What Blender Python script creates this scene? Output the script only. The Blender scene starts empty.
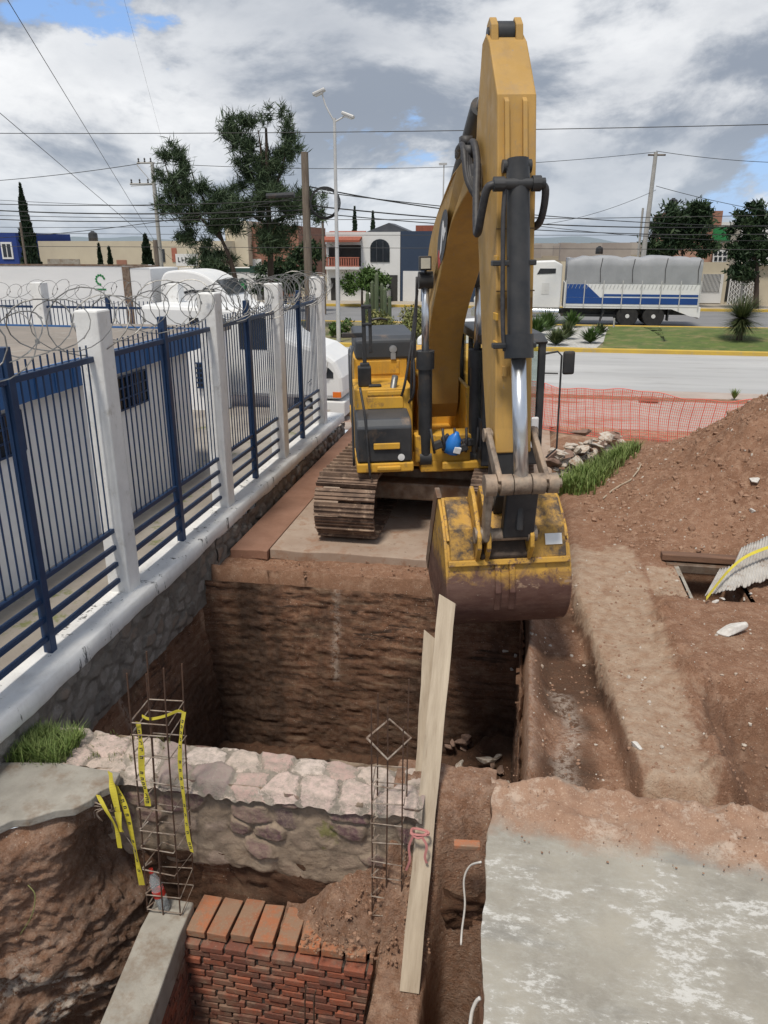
import bpy, math, random
import numpy as np
from mathutils import Vector, Matrix
random.seed(7); np.random.seed(7)
R = math.radians
scn = bpy.context.scene
COL = scn.collection
H = 4.2; YAW = R(10.2); PIT = R(19.1); FPX = 769.0

# ---------------------------------------------------------------- survey helpers (photo point -> place)
def ray(x, y):
    u = (x-384)/FPX; v = (512-y)/FPX
    d = math.cos(PIT)+v*math.sin(PIT); z = -math.sin(PIT)+v*math.cos(PIT)
    return Vector((u*math.cos(YAW)-d*math.sin(YAW), u*math.sin(YAW)+d*math.cos(YAW), z))
def atz(x, y, z=0.0):
    r = ray(x, y); return Vector((0, 0, H)) + r*((z-H)/r.z)
def atY(x, y, Y):
    r = ray(x, y); return Vector((0, 0, H)) + r*(Y/r.y)
def atX(x, y, X):
    r = ray(x, y); return Vector((0, 0, H)) + r*(X/r.x)

# ---------------------------------------------------------------- mesh builder
class MB:
    def __init__(s): s.v = []; s.f = []
    def add(s, vs, fs):
        n = len(s.v); s.v += [tuple(p) for p in vs]; s.f += [tuple(i+n for i in f) for f in fs]
    def box(s, c, d, rot=None):
        cx, cy, cz = c; hx, hy, hz = d[0]/2, d[1]/2, d[2]/2
        vs = [Vector((sx*hx, sy*hy, sz*hz)) for sx in (-1, 1) for sy in (-1, 1) for sz in (-1, 1)]
        if rot is not None: vs = [rot @ v for v in vs]
        vs = [v+Vector(c) for v in vs]
        s.add(vs, [(0, 1, 3, 2), (4, 6, 7, 5), (0, 4, 5, 1), (2, 3, 7, 6), (0, 2, 6, 4), (1, 5, 7, 3)]); return s
    def b2(s, x0, x1, y0, y1, z0, z1):
        return s.box(((x0+x1)/2, (y0+y1)/2, (z0+z1)/2), (x1-x0, y1-y0, z1-z0))
    def cyl(s, p0, p1, r0, r1=None, n=12, cap=True):
        r1 = r0 if r1 is None else r1
        p0 = Vector(p0); p1 = Vector(p1); d = (p1-p0).normalized()
        a = Vector((0, 0, 1)) if abs(d.z) < .9 else Vector((1, 0, 0))
        u = d.cross(a).normalized(); w = d.cross(u)
        vs = []
        for p, r in ((p0, r0), (p1, r1)):
            for i in range(n):
                t = 2*math.pi*i/n; vs.append(p+u*(r*math.cos(t))+w*(r*math.sin(t)))
        fs = [(i, (i+1) % n, n+(i+1) % n, n+i) for i in range(n)]
        if cap: fs += [tuple(range(n-1, -1, -1)), tuple(range(n, 2*n))]
        s.add(vs, fs); return s
    def tube(s, pts, r, n=6, cap=True):
        pts = [Vector(p) for p in pts]; m = len(pts)
        rs = r if isinstance(r, (list, tuple)) else [r]*m
        vs = []; prev = None
        for i, p in enumerate(pts):
            d = (pts[min(i+1, m-1)]-pts[max(i-1, 0)]).normalized()
            if prev is None:
                a = Vector((0, 0, 1)) if abs(d.z) < .9 else Vector((1, 0, 0)); u = d.cross(a).normalized()
            else:
                u = (prev-d*prev.dot(d)).normalized()
            prev = u; w = d.cross(u)
            for k in range(n):
                t = 2*math.pi*k/n; vs.append(p+u*(rs[i]*math.cos(t))+w*(rs[i]*math.sin(t)))
        fs = []
        for i in range(m-1):
            for k in range(n):
                fs.append((i*n+k, i*n+(k+1) % n, (i+1)*n+(k+1) % n, (i+1)*n+k))
        if cap: fs += [tuple(range(n-1, -1, -1)), tuple(range((m-1)*n, m*n))]
        s.add(vs, fs); return s
    def prism(s, poly, a, b, axis='y'):
        """poly: 2d points; extruded a..b along axis ('y': poly=(x,z); 'x': poly=(y,z); 'z': poly=(x,y))"""
        def P(p, t):
            return {'y': (p[0], t, p[1]), 'x': (t, p[0], p[1]), 'z': (p[0], p[1], t)}[axis]
        n = len(poly)
        vs = [P(p, a) for p in poly]+[P(p, b) for p in poly]
        fs = [(i, (i+1) % n, n+(i+1) % n, n+i) for i in range(n)]+[tuple(range(n-1, -1, -1)), tuple(range(n, 2*n))]
        s.add(vs, fs); return s
    def rev(s, c, prof, n=16, axis='z'):
        """lathe: prof = [(r,h)]"""
        vs = []
        for r, h in prof:
            for k in range(n):
                t = 2*math.pi*k/n; a, b = r*math.cos(t), r*math.sin(t)
                vs.append(Vector(c)+Vector({'z': (a, b, h), 'y': (a, h, b), 'x': (h, a, b)}[axis]))
        m = len(prof); fs = []
        for i in range(m-1):
            for k in range(n): fs.append((i*n+k, i*n+(k+1) % n, (i+1)*n+(k+1) % n, (i+1)*n+k))
        fs += [tuple(range(n-1, -1, -1)), tuple(range((m-1)*n, m*n))]
        s.add(vs, fs); return s
    def ribbon(s, pts, w, wdir=None):
        pts = [Vector(p) for p in pts]; vs = []
        for i, p in enumerate(pts):
            t = (pts[min(i+1, len(pts)-1)]-pts[max(i-1, 0)]).normalized()
            wd = Vector(wdir[i]) if wdir else t.cross(Vector((0, 1, 0)))
            if wd.length < 1e-4: wd = Vector((1, 0, 0))
            wd = wd.normalized()*w/2; nn = t.cross(wd).normalized()*.0015
            vs += [p-wd-nn, p+wd-nn, p+wd+nn, p-wd+nn]
        fs = []
        for i in range(len(pts)-1):
            a = i*4; b = a+4
            for k in range(4): fs.append((a+k, a+(k+1) % 4, b+(k+1) % 4, b+k))
        s.add(vs, fs); return s
    def build(s, name, m=None, parent=None, smooth=False, bevel=0, xf=None, loc=None, seg=2, auto=None):
        me = bpy.data.meshes.new(name)
        vs = [xf @ Vector(v) for v in s.v] if xf is not None else s.v
        me.from_pydata(vs, [], s.f); me.update()
        import bmesh
        bm = bmesh.new(); bm.from_mesh(me); bmesh.ops.recalc_face_normals(bm, faces=bm.faces); bm.to_mesh(me); bm.free()
        return link(name, me, m, parent, smooth, bevel, loc, seg, auto)
def link(name, me, m=None, parent=None, smooth=False, bevel=0, loc=None, seg=2, auto=None):
    o = bpy.data.objects.new(name, me); COL.objects.link(o)
    if m: me.materials.append(m)
    if smooth: me.polygons.foreach_set('use_smooth', [True]*len(me.polygons))
    if auto:
        me.polygons.foreach_set('use_smooth', [True]*len(me.polygons)); me.set_sharp_from_angle(angle=R(auto))
    if bevel:
        b = o.modifiers.new('b', 'BEVEL'); b.width = bevel; b.segments = seg; b.limit_method = 'ANGLE'; b.angle_limit = R(35)
    if parent: o.parent = parent
    if loc is not None: o.location = loc
    return o
def tag(o, label=None, cat=None, group=None, kind=None):
    if label: o['label'] = label
    if cat: o['category'] = cat
    if group: o['group'] = group
    if kind: o['kind'] = kind
    return o
def thing(name, label, cat, loc=(0, 0, 0), group=None, rz=0):
    o = bpy.data.objects.new(name, None); COL.objects.link(o); o.location = loc; o.rotation_euler = (0, 0, rz)
    o.empty_display_size = .2
    return tag(o, label, cat, group)
def dup(root, loc, rz=None, label=None, scale=None):
    r = root.copy(); COL.objects.link(r); r.location = loc
    if rz is not None: r.rotation_euler = (0, 0, rz)
    if scale: r.scale = scale
    if label: r['label'] = label
    for ch in list(root.children):
        c = ch.copy(); COL.objects.link(c); c.parent = r
        for g in ch.children:
            d = g.copy(); COL.objects.link(d); d.parent = c
    return r
def spline(pts, k=6):
    P = [np.array(p, float) for p in pts]; P = [2*P[0]-P[1]]+P+[2*P[-1]-P[-2]]; out = []
    for i in range(1, len(P)-2):
        for j in range(k):
            t = j/k; a, b, c, d = P[i-1], P[i], P[i+1], P[i+2]
            out.append(tuple(.5*((2*b)+(c-a)*t+(2*a-5*b+4*c-d)*t*t+(3*b-a-3*c+d)*t**3)))
    out.append(tuple(P[-2])); return out

# ---------------------------------------------------------------- noise
def _h(ix, iy, s):
    n = (ix*374761393+iy*668265263+s*1442695) & 0xffffffff
    n = ((n ^ (n >> 13))*1274126177) & 0xffffffff
    return ((n ^ (n >> 16)) & 0xffff)/65535.0
def vn(x, y, s=0):
    x = np.asarray(x, float); y = np.asarray(y, float)
    ix = np.floor(x).astype(np.int64); iy = np.floor(y).astype(np.int64)
    fx = x-ix; fy = y-iy; fx = fx*fx*(3-2*fx); fy = fy*fy*(3-2*fy)
    a = _h(ix, iy, s); b = _h(ix+1, iy, s); c = _h(ix, iy+1, s); d = _h(ix+1, iy+1, s)
    return (a*(1-fx)+b*fx)*(1-fy)+(c*(1-fx)+d*fx)*fy-.5
def fbm(x, y, s=0, o=4, g=.5):
    r = 0; a = 1.0; k = 1.0
    for i in range(o):
        r = r+a*vn(x*k+i*17.3, y*k-i*9.1, s+i); a *= g; k *= 2.03
    return r
def sst(a, b, x):
    t = np.clip((x-a)/(b-a), 0, 1); return t*t*(3-2*t)
def voro(x, y, pts):
    """returns F1, F2, id for sample arrays"""
    f1 = np.full(x.shape, 9.); f2 = np.full(x.shape, 9.); idd = np.zeros(x.shape, int)
    for i, (px, py) in enumerate(pts):
        d = np.hypot(x-px, y-py); m = d < f1
        f2 = np.where(m, f1, np.minimum(f2, d)); f1 = np.where(m, d, f1); idd = np.where(m, i, idd)
    return f1, f2, idd
def grid_mesh(name, P, m, col=None, keep=None, kind=None, parent=None, smooth=True):
    """P: array (nu,nv,3); col: (nu,nv,3) vertex masks; keep: bool (nu-1,nv-1)"""
    nu, nv = P.shape[:2]
    idx = np.arange(nu*nv).reshape(nu, nv)
    q = np.stack([idx[:-1, :-1], idx[1:, :-1], idx[1:, 1:], idx[:-1, 1:]], -1)
    q = q[keep] if keep is not None else q.reshape(-1, 4)
    me = bpy.data.meshes.new(name); V = P.reshape(-1, 3)
    me.vertices.add(len(V)); me.vertices.foreach_set('co', V.astype(np.float32).ravel())
    me.loops.add(q.size); me.loops.foreach_set('vertex_index', q.astype(np.int32).ravel())
    me.polygons.add(len(q)); me.polygons.foreach_set('loop_start', np.arange(0, q.size, 4, dtype=np.int32))
    me.update(calc_edges=True)
    if col is not None:
        at = me.color_attributes.new('mask', 'FLOAT_COLOR', 'POINT')
        c4 = np.ones((len(V), 4), np.float32); c4[:, :3] = col.reshape(-1, 3); at.data.foreach_set('color', c4.ravel())
    o = link(name, me, m, parent, smooth)
    if kind: o['kind'] = kind
    return o
def quads_mesh(name, V, m, parent=None):
    """V: (n,4,3) loose quads"""
    n = len(V); me = bpy.data.meshes.new(name)
    me.vertices.add(n*4); me.vertices.foreach_set('co', V.astype(np.float32).ravel())
    me.loops.add(n*4); me.loops.foreach_set('vertex_index', np.arange(n*4, dtype=np.int32))
    me.polygons.add(n); me.polygons.foreach_set('loop_start', np.arange(0, n*4, 4, dtype=np.int32))
    me.update(calc_edges=True)
    return link(name, me, m, parent)

# ---------------------------------------------------------------- materials
class NT:
    def __init__(s, name):
        s.m = bpy.data.materials.new(name); s.m.use_nodes = True; s.t = s.m.node_tree; s.n = s.t.nodes; s.l = s.t.links
        s.b = s.n['Principled BSDF']; s.tc = s.n.new('ShaderNodeTexCoord')
    def new(s, t, **k):
        n = s.n.new('ShaderNode'+t)
        for a, v in k.items(): setattr(n, a, v)
        return n
    def lk(s, a, b): s.l.new(a, b)
    def noise(s, scale, detail=5, rough=.6, coord='Object', stretch=None, dist=0, cap=5):
        n = s.new('TexNoise'); n.inputs['Scale'].default_value = scale; n.inputs['Detail'].default_value = min(detail, cap)
        n.inputs['Roughness'].default_value = rough; n.inputs['Distortion'].default_value = dist
        src = s.tc.outputs[coord]
        if stretch:
            mp = s.new('Mapping'); mp.inputs['Scale'].default_value = stretch; s.lk(src, mp.inputs['Vector']); src = mp.outputs[0]
        s.lk(src, n.inputs['Vector']); return n.outputs['Fac']
    def voro(s, scale, feature='F1', stretch=None, out='Distance'):
        n = s.new('TexVoronoi'); n.feature = feature; n.inputs['Scale'].default_value = scale
        src = s.tc.outputs['Object']
        if stretch:
            mp = s.new('Mapping'); mp.inputs['Scale'].default_value = stretch; s.lk(src, mp.inputs['Vector']); src = mp.outputs[0]
        s.lk(src, n.inputs['Vector']); return n.outputs[out]
    def ramp(s, f, a, b, lo=0., hi=1.):
        n = s.new('MapRange'); n.inputs[1].default_value = a; n.inputs[2].default_value = b
        n.inputs[3].default_value = lo; n.inputs[4].default_value = hi; s.lk(f, n.inputs[0]); return n.outputs[0]
    def mix(s, f, a, b):
        n = s.new('Mix', data_type='RGBA')
        if isinstance(f, (int, float)): n.inputs[0].default_value = f
        else: s.lk(f, n.inputs[0])
        for i, c in ((6, a), (7, b)):
            if isinstance(c, (tuple, list)): n.inputs[i].default_value = (c[0], c[1], c[2], 1)
            else: s.lk(c, n.inputs[i])
        return n.outputs[2]
    def math(s, op, a, b=0., clamp=False):
        n = s.new('Math', operation=op, use_clamp=clamp)
        for i, c in ((0, a), (1, b)):
            if isinstance(c, (int, float)): n.inputs[i].default_value = c
            else: s.lk(c, n.inputs[i])
        return n.outputs[0]
    def bump(s, h, strength=.5, dist=.02, prev=None):
        n = s.new('Bump'); n.inputs['Strength'].default_value = strength; n.inputs['Distance'].default_value = dist
        s.lk(h, n.inputs['Height'])
        if prev is not None: s.lk(prev, n.inputs['Normal'])
        return n.outputs[0]
    def out(s, color=None, rough=None, metal=None, normal=None, spec=None):
        for k, v in (('Base Color', color), ('Roughness', rough), ('Metallic', metal), ('Normal', normal), ('Specular IOR Level', spec)):
            if v is None: continue
            if isinstance(v, (tuple, list)): s.b.inputs[k].default_value = (v[0], v[1], v[2], 1)
            elif isinstance(v, (int, float)): s.b.inputs[k].default_value = v
            else: s.lk(v, s.b.inputs[k])
        return s.m
def pm(name, c1, c2=None, scale=3., rough=.7, metal=0., bump=.15, bscale=40., dirt=None, dscale=2., dlo=.55, dhi=.7, bd=.01, stretch=None, spec=.4):
    t = NT(name); c2 = c2 or tuple(x*.8 for x in c1)
    c = t.mix(t.ramp(t.noise(scale, 6, .6, stretch=stretch), .35, .65), c1, c2)
    if dirt is not None:
        c = t.mix(t.ramp(t.noise(dscale, 8, .7, stretch=stretch), dlo, dhi), c, dirt)
    return t.out(c, rough, metal, t.bump(t.noise(bscale, 6, .65, stretch=stretch), bump, bd), spec)

def soil_mat(name, c1, c2, c3, strat=False, pale=.0):
    """earth; vertex mask: r = concrete, g = darker clay, b = whitish caliche / plaster"""
    t = NT(name)
    at = t.new('Attribute'); at.attribute_name = 'mask'
    sp = t.new('SeparateColor'); t.lk(at.outputs['Color'], sp.inputs[0])
    n1 = t.noise(1.3, 5, .65); n2 = t.noise(8, 6, .75, cap=6); n3 = t.noise(60, 4, .75)
    c = t.mix(t.ramp(n1, .35, .65), c1, c2)
    c = t.mix(t.ramp(n2, .47, .66), c, c3)
    c = t.mix(t.ramp(n3, .42, .28, 0, .75), c, tuple(x*.38 for x in c2))
    c = t.mix(t.ramp(n3, .56, .72, 0, .7), c, tuple(min(1, x*1.45) for x in c3))
    if strat:
        st = t.noise(3.2, 6, .75, stretch=(.5, .5, 3.4), dist=.5, cap=7)
        c = t.mix(t.ramp(st, .52, .66), c, (.33, .225, .15))
        c = t.mix(t.ramp(st, .46, .36), c, (.055, .033, .024))
        st2 = t.noise(1.3, 5, .7, stretch=(1.2, 1.2, .5), dist=.5)
        c = t.mix(t.ramp(st2, .5, .66, 0, .75), c, (.065, .04, .03))
    pv = t.voro(34, 'F1'); pc = t.ramp(pv, .14, .22, 1, 0)
    gate = t.ramp(t.noise(17, 2, .5), .56, .60); pc = t.math('MULTIPLY', pc, gate)
    c = t.mix(pc, c, (.50, .42, .34))
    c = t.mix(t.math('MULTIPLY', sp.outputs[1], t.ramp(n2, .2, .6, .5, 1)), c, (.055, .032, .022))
    w = t.math('MULTIPLY', sp.outputs[2], t.ramp(t.noise(13, 6, .8, cap=7), .44, .54)); c = t.mix(w, c, (.56, .48, .41))
    k = t.math('ADD', sp.outputs[0], t.ramp(t.noise(2.3, 6, .74, cap=7), .3, .7, -.45, .45), clamp=True)
    k = t.ramp(k, .35, .75); cc = t.mix(t.ramp(t.noise(6, 5, .75), .4, .62), (.50, .385, .29), (.38, .25, .17))
    c = t.mix(t.math('MULTIPLY', k, .85), c, cc)
    nb = t.bump(n2, .5 if strat else .8, .014 if strat else .06); nb = t.bump(n3, .8, .015, nb); nb = t.bump(pv, .3, .01, nb)
    return t.out(c, .95, 0, nb, .12)

def leaf_mat(name, a, b, c=None):
    t = NT(name); g = t.new('NewGeometry')
    col = t.mix(g.outputs['Random Per Island'], a, b)
    col = t.mix(t.ramp(t.noise(.9, 3), .45, .65), col, c or a)
    t.out(col, .6, 0, None, .25)
    t.b.inputs['Subsurface Weight'].default_value = 0
    return t.m

SOIL = soil_mat('red_soil', (.30, .168, .108), (.225, .12, .075), (.38, .24, .165))
CLAY = soil_mat('dark_cut_clay', (.235, .118, .07), (.165, .08, .048), (.31, .18, .115), strat=True)
def yellow(name, base=(.72, .40, .05), dirt=(.20, .12, .07), lo=.56, hi=.72, rough=.42):
    t = NT(name)
    c = t.mix(t.ramp(t.noise(1.7, 6, .6), .35, .65), base, tuple(x*.82 for x in base))
    c = t.mix(t.ramp(t.noise(4, 9, .75), lo, hi), c, dirt)
    c = t.mix(t.ramp(t.noise(3.2, 6, .75, stretch=(1.5, 1.5, .22)), .5, .72, 0, .4), c, (.26, .17, .09))
    sc = t.ramp(t.noise(17, 6, .85, stretch=(1, 1, .3), cap=7), .61, .66); c = t.mix(sc, c, (.3, .24, .17))
    r = t.ramp(t.noise(6, 6), .3, .7, rough-.05, rough+.25)
    return t.out(c, r, 0, t.bump(t.noise(30, 6), .05, .01), .45)
M_YEL = yellow('machine_yellow')
M_YELB = yellow('boom_yellow', (.50, .30, .085), (.36, .24, .12), .54, .8, .5)
M_DARK = pm('machine_black', (.022, .025, .03), (.05, .05, .052), 3, .45, 0, .05, 60, dirt=(.12, .085, .06), dlo=.58, dhi=.75)
M_CHAR = pm('charcoal_panel', (.045, .052, .062), (.06, .065, .075), 2, .5, 0, .05, 60, dirt=(.22, .15, .1), dlo=.62, dhi=.8)
M_CHROME = pm('chrome_rod', (.72, .75, .79), (.62, .65, .7), 3, .28, .9, .0)
M_HOSE = pm('rubber_hose', (.035, .035, .04), (.06, .058, .06), 20, .55)
M_STEEL = pm('worn_steel', (.30, .24, .19), (.16, .11, .08), 6, .55, .5, .3, 30, dirt=(.22, .13, .08), dlo=.5, dhi=.6)
M_PIN = pm('greasy_pin_steel', (.30, .25, .20), (.15, .11, .085), 9, .6, .25, .5, 25, dirt=(.36, .27, .2), dlo=.5, dhi=.6)
M_SHOE = pm('muddy_track_steel', (.26, .175, .125), (.12, .08, .06), 5, .75, .15, .5, 30, dirt=(.40, .29, .21), dscale=7, dlo=.55, dhi=.65)
M_WHITE = pm('white_paint', (.78, .78, .77), (.72, .73, .74), 1.5, .5, 0, .03)
M_WPLAST = pm('white_rendered_wall', (.86, .86, .86), (.80, .80, .81), 1.2, .85, 0, .3, 25, dirt=(.62, .61, .6), dscale=3, dlo=.64, dhi=.8)
M_PILLAR = pm('white_brick_pillar_paint', (.82, .82, .81), (.70, .70, .69), 3, .85, 0, .5, 18, stretch=(1.4, 1.4, 1), dirt=(.52, .50, .46), dscale=4, dlo=.58, dhi=.75)
M_BLUE = pm('navy_blue_paint', (.018, .045, .11), (.013, .034, .088), 6, .42, 0, .05, 40, dirt=(.12, .12, .13), dscale=9, dlo=.7, dhi=.8)
M_BLUE2 = pm('fascia_blue_paint', (.04, .14, .36), (.035, .12, .31), 5, .5, 0, .05)
M_GLASS = pm('dark_window_glass', (.02, .025, .03), (.03, .035, .045), 2, .08, 0, .0, spec=.6)
_t = NT('cab_glass'); _t.out((.72, .78, .76), .02, 0, None, .5); _t.b.inputs['Transmission Weight'].default_value = 1; _t.b.inputs['IOR'].default_value = 1.05; M_CABGL = _t.m
M_CONC = pm('grey_concrete', (.37, .345, .30), (.27, .25, .215), 4, .9, 0, .5, 45, dirt=(.22, .165, .12), dscale=3, dlo=.5, dhi=.68)
M_GALV = pm('galvanised_wire', (.30, .30, .29), (.17, .165, .16), 12, .45, .6, .05)
M_REBAR = pm('rusty_rebar', (.085, .055, .042), (.13, .07, .045), 25, .8, .35, .4, 120)
M_STIR = pm('stirrup_wire', (.44, .38, .32), (.22, .15, .11), 14, .65, .5, .3, 100)
M_PLANK = pm('weathered_timber', (.50, .42, .32), (.36, .29, .215), 3, .85, 0, .35, 26, dirt=(.27, .2, .14), dscale=3, dlo=.6, dhi=.75, stretch=(5, 5, .6))
M_TYRE = pm('tyre_rubber', (.02, .02, .021), (.035, .034, .033), 5, .85)
M_POLEW = pm('weathered_pole_wood', (.13, .10, .08), (.2, .165, .13), 3, .9, 0, .5, 12, stretch=(4, 4, .5))
M_POLEC = pm('pole_concrete', (.42, .41, .39), (.33, .32, .3), 2, .85)
M_LAMP = pm('lamp_post_grey', (.58, .58, .57), (.5, .5, .5), 2, .45, .2)
M_WIRE = pm('black_cable', (.02, .02, .022), (.03, .03, .03), 2, .6)
M_BARK = pm('tree_bark', (.085, .062, .048), (.05, .036, .028), 4, .95, 0, .6, 14, stretch=(2, 2, .5))
M_PINE = leaf_mat('casuarina_needles', (.035, .062, .032), (.085, .12, .06), (.055, .085, .045))
M_CYPR = leaf_mat('cypress_leaves', (.012, .028, .014), (.03, .05, .024))
M_LEAF = leaf_mat('broad_leaves', (.05, .10, .022), (.095, .155, .04), (.07, .12, .03))
M_DLEAF = leaf_mat('dark_broad_leaves', (.02, .042, .018), (.055, .085, .035))
M_GRASS = leaf_mat('grass_blades', (.10, .17, .035), (.22, .27, .09), (.17, .21, .075))
M_STRAW = leaf_mat('dry_grass_blades', (.15, .17, .055), (.24, .22, .09), (.1, .14, .04))
M_YUCCA = leaf_mat('yucca_leaves', (.05, .075, .03), (.13, .15, .06))

# ---------------------------------------------------------------- camera, light, world
cam = bpy.data.cameras.new('camera'); co = bpy.data.objects.new('camera', cam); COL.objects.link(co)
co.location = (0, 0, H); co.rotation_euler = (math.pi/2-PIT, 0, YAW)
cam.sensor_fit = 'VERTICAL'; cam.sensor_height = 36; cam.sensor_width = 27; cam.lens = FPX/1024*36
cam.clip_start = .05; cam.clip_end = 6000; scn.camera = co
SUN_EL, SUN_AZ = R(66), R(196)      # azimuth measured from +Y clockwise: light from behind-left of the view
sd = Vector((math.sin(SUN_AZ)*math.cos(SUN_EL), math.cos(SUN_AZ)*math.cos(SUN_EL), math.sin(SUN_EL)))
sl = bpy.data.lights.new('sun', 'SUN'); sl.energy = 2.1; sl.angle = R(10); sl.color = (1, .93, .82)
so = bpy.data.objects.new('sun', sl); COL.objects.link(so); so.rotation_euler = sd.to_track_quat('Z', 'Y').to_euler(); so.location = (0, 0, 30)
w = bpy.data.worlds.new('World'); scn.world = w; w.use_nodes = True; nt = w.node_tree; N = nt.nodes; L = nt.links
for n in list(N): N.remove(n)
def wn(t, **k):
    n = N.new('ShaderNode'+t)
    for a, v in k.items(): setattr(n, a, v)
    return n
def wm(op, a, b=0., c=None, clamp=False):
    n = wn('Math', operation=op, use_clamp=clamp)
    for i, x in enumerate((a, b, c)):
        if x is None: continue
        if isinstance(x, (int, float)): n.inputs[i].default_value = x
        else: L.new(x, n.inputs[i])
    return n.outputs[0]
def wmix(f, a, b):
    n = wn('Mix', data_type='RGBA')
    L.new(f, n.inputs[0]) if not isinstance(f, (int, float)) else setattr(n.inputs[0], 'default_value', f)
    for i, c in ((6, a), (7, b)):
        if isinstance(c, tuple): n.inputs[i].default_value = (*c, 1)
        else: L.new(c, n.inputs[i])
    return n.outputs[2]
def wr(f, a, b, lo=0., hi=1.):
    n = wn('MapRange'); n.interpolation_type = 'SMOOTHSTEP'
    for i, x in ((1, a), (2, b), (3, lo), (4, hi)): n.inputs[i].default_value = x
    L.new(f, n.inputs[0]); return n.outputs[0]
sky = wn('TexSky', sky_type='NISHITA'); sky.sun_disc = False; sky.sun_elevation = SUN_EL; sky.sun_rotation = SUN_AZ
tcw = wn('TexCoord'); sepw = wn('SeparateXYZ'); L.new(tcw.outputs['Generated'], sepw.inputs[0])
comb = wn('CombineXYZ'); L.new(sepw.outputs[0], comb.inputs[0]); L.new(sepw.outputs[1], comb.inputs[1]); L.new(wm('MULTIPLY', sepw.outputs[2], 2.1), comb.inputs[2])
def wnoise(scale, off, detail=9, rough=.58, dist=.25):
    mp = wn('Mapping'); mp.inputs['Location'].default_value = off; L.new(comb.outputs[0], mp.inputs['Vector'])
    n = wn('TexNoise'); n.inputs['Scale'].default_value = scale; n.inputs['Detail'].default_value = detail
    n.inputs['Roughness'].default_value = rough; n.inputs['Distortion'].default_value = dist
    L.new(mp.outputs[0], n.inputs['Vector']); return n.outputs['Fac']
OFF = (3.1, 1.7, .4)
den = wnoise(3.3, OFF, 9, .6); den2 = wnoise(3.3, (OFF[0]-.02, OFF[1]-.01, OFF[2]+.10))
big = wnoise(1.3, (7.7, 4.2, 0), 4, .5)
cover = wr(den, .36, .42)
lit = wr(wm('SUBTRACT', den, den2), -.09, .11)             # edge towards the light is brighter
thick = wr(den, .42, .72)
cloud = wmix(lit, (2.0, 2.3, 2.8), (6.9, 6.95, 7.0))
cloud = wmix(wm('MULTIPLY', thick, .5), cloud, (1.95, 2.2, 2.65))
cloud = wmix(wr(big, .48, .64, 0, .5), cloud, (2.1, 2.42, 2.95))
cloud = wmix(wr(sepw.outputs[2], .12, .40, 0, .58), cloud, (2.5, 2.8, 3.3))
hz = wr(sepw.outputs[2], .0, .16, .4, 0.)                # low sky brightens and pales
cloud = wmix(hz, cloud, (4.3, 4.8, 5.3))
skc = wmix(.6, sky.outputs[0], (1.7, 3.2, 6.4))
final = wmix(cover, skc, cloud)
bg = wn('Background'); bg.inputs['Strength'].default_value = .1; L.new(final, bg.inputs[0])
ow = wn('OutputWorld'); L.new(bg.outputs[0], ow.inputs[0])
scn.view_settings.view_transform = 'Standard'; scn.view_settings.look = 'None'; scn.view_settings.exposure = .62; scn.view_settings.gamma = 1
scn.render.engine = 'CYCLES'
scn.cycles.max_bounces = 6; scn.cycles.diffuse_bounces = 3; scn.cycles.glossy_bounces = 2

# ================================================================ THE SETTING: ground
def flat(name, x0, x1, y0, y1, z, m, kind='structure'):
    o = MB(); o.add([(x0, y0, z), (x1, y0, z), (x1, y1, z), (x0, y1, z)], [(0, 1, 2, 3)]); o = o.build(name, m)
    o['kind'] = kind; return o
M_EARTH = pm('distant_ground', (.22, .17, .12), (.15, .13, .08), .08, .95, 0, .2, 6)
g = MB()
for x0, x1, y0, y1 in ((-3000, 3000, 19, 3000), (-3000, -12, -200, 19), (9, 3000, -200, 19), (-12, 9, -200, -3)):
    g.add([(x0, y0, -.2), (x1, y0, -.2), (x1, y1, -.2), (x0, y1, -.2)], [(0, 1, 2, 3)])
g.build('ground', M_EARTH)['kind'] = 'structure'

PX0, PX1, PY0, PY1 = -4.12, .22, 5.48, 9.28      # the deep pit
def heap(X, Y):
    a = sst(.75, 5.2, X-.14*np.maximum(Y-12.5, 0))
    b = sst(10.3, 13.6, Y+.06*X)*sst(18.2, 14.2, Y)
    return 2.05*a*b
def crease(Y): return .80+(9.4-Y)*.095
def site_h(X, Y):
    n = fbm(X*1.1, Y*1.1, 3, 4); f = fbm(X*5, Y*5, 11, 4)
    hp = heap(X, Y)
    h = hp+.05*n+.022*f+hp*(.16*fbm(X*2.0, Y*2.0, 21, 4)+.07*f+.05*np.abs(fbm(X*11, Y*11, 23, 3)))+.012*fbm(X*13, Y*13, 27, 2)
    strip = (1-sst(-.04, .05, X-crease(Y)+.05*n))*sst(.24, .5, X)*(1-sst(9.0, 9.8, Y))
    h = h-.22*strip+.08*strip*fbm(X*3, Y*3, 31, 4)
    lineX = 1.75+.12*np.sin(Y*2.1)
    bank = sst(0, .3, X-lineX)*(1-sst(9.0, 10.0, Y))
    h = h+.10*bank+.12*np.exp(-((X-lineX-.1)/.14)**2)*(1-sst(9, 9.6, Y))*(.6+1.4*fbm(X*7, Y*7, 41, 3))
    holl = sst(1.75, 2.3, X)*(1-sst(6.9, 7.35, Y+.25*n))
    h = h-.55*holl+.16*holl*fbm(X*6, Y*6, 51, 4)
    # under the excavator slab
    sl_ = sst(.75, .55, X)*sst(10.05, 10.2, Y); h = h-.13*sst(.9, .7, X)*(1-sl_)*sst(9.3, 9.45, Y)-.25*sl_
    # manhole mouth
    hole = (np.abs(X-2.62) < .34)*(np.abs(Y-10.0) < .62)
    h = np.where(hole, -.75, np.where((np.abs(X-2.62) < .5)*(np.abs(Y-10.0) < .8), np.minimum(h, .0), h))
    h = np.where(Y < 5.75, h-.25*(1-sst(5.5, 5.75, Y)), h)
    return h
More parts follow.
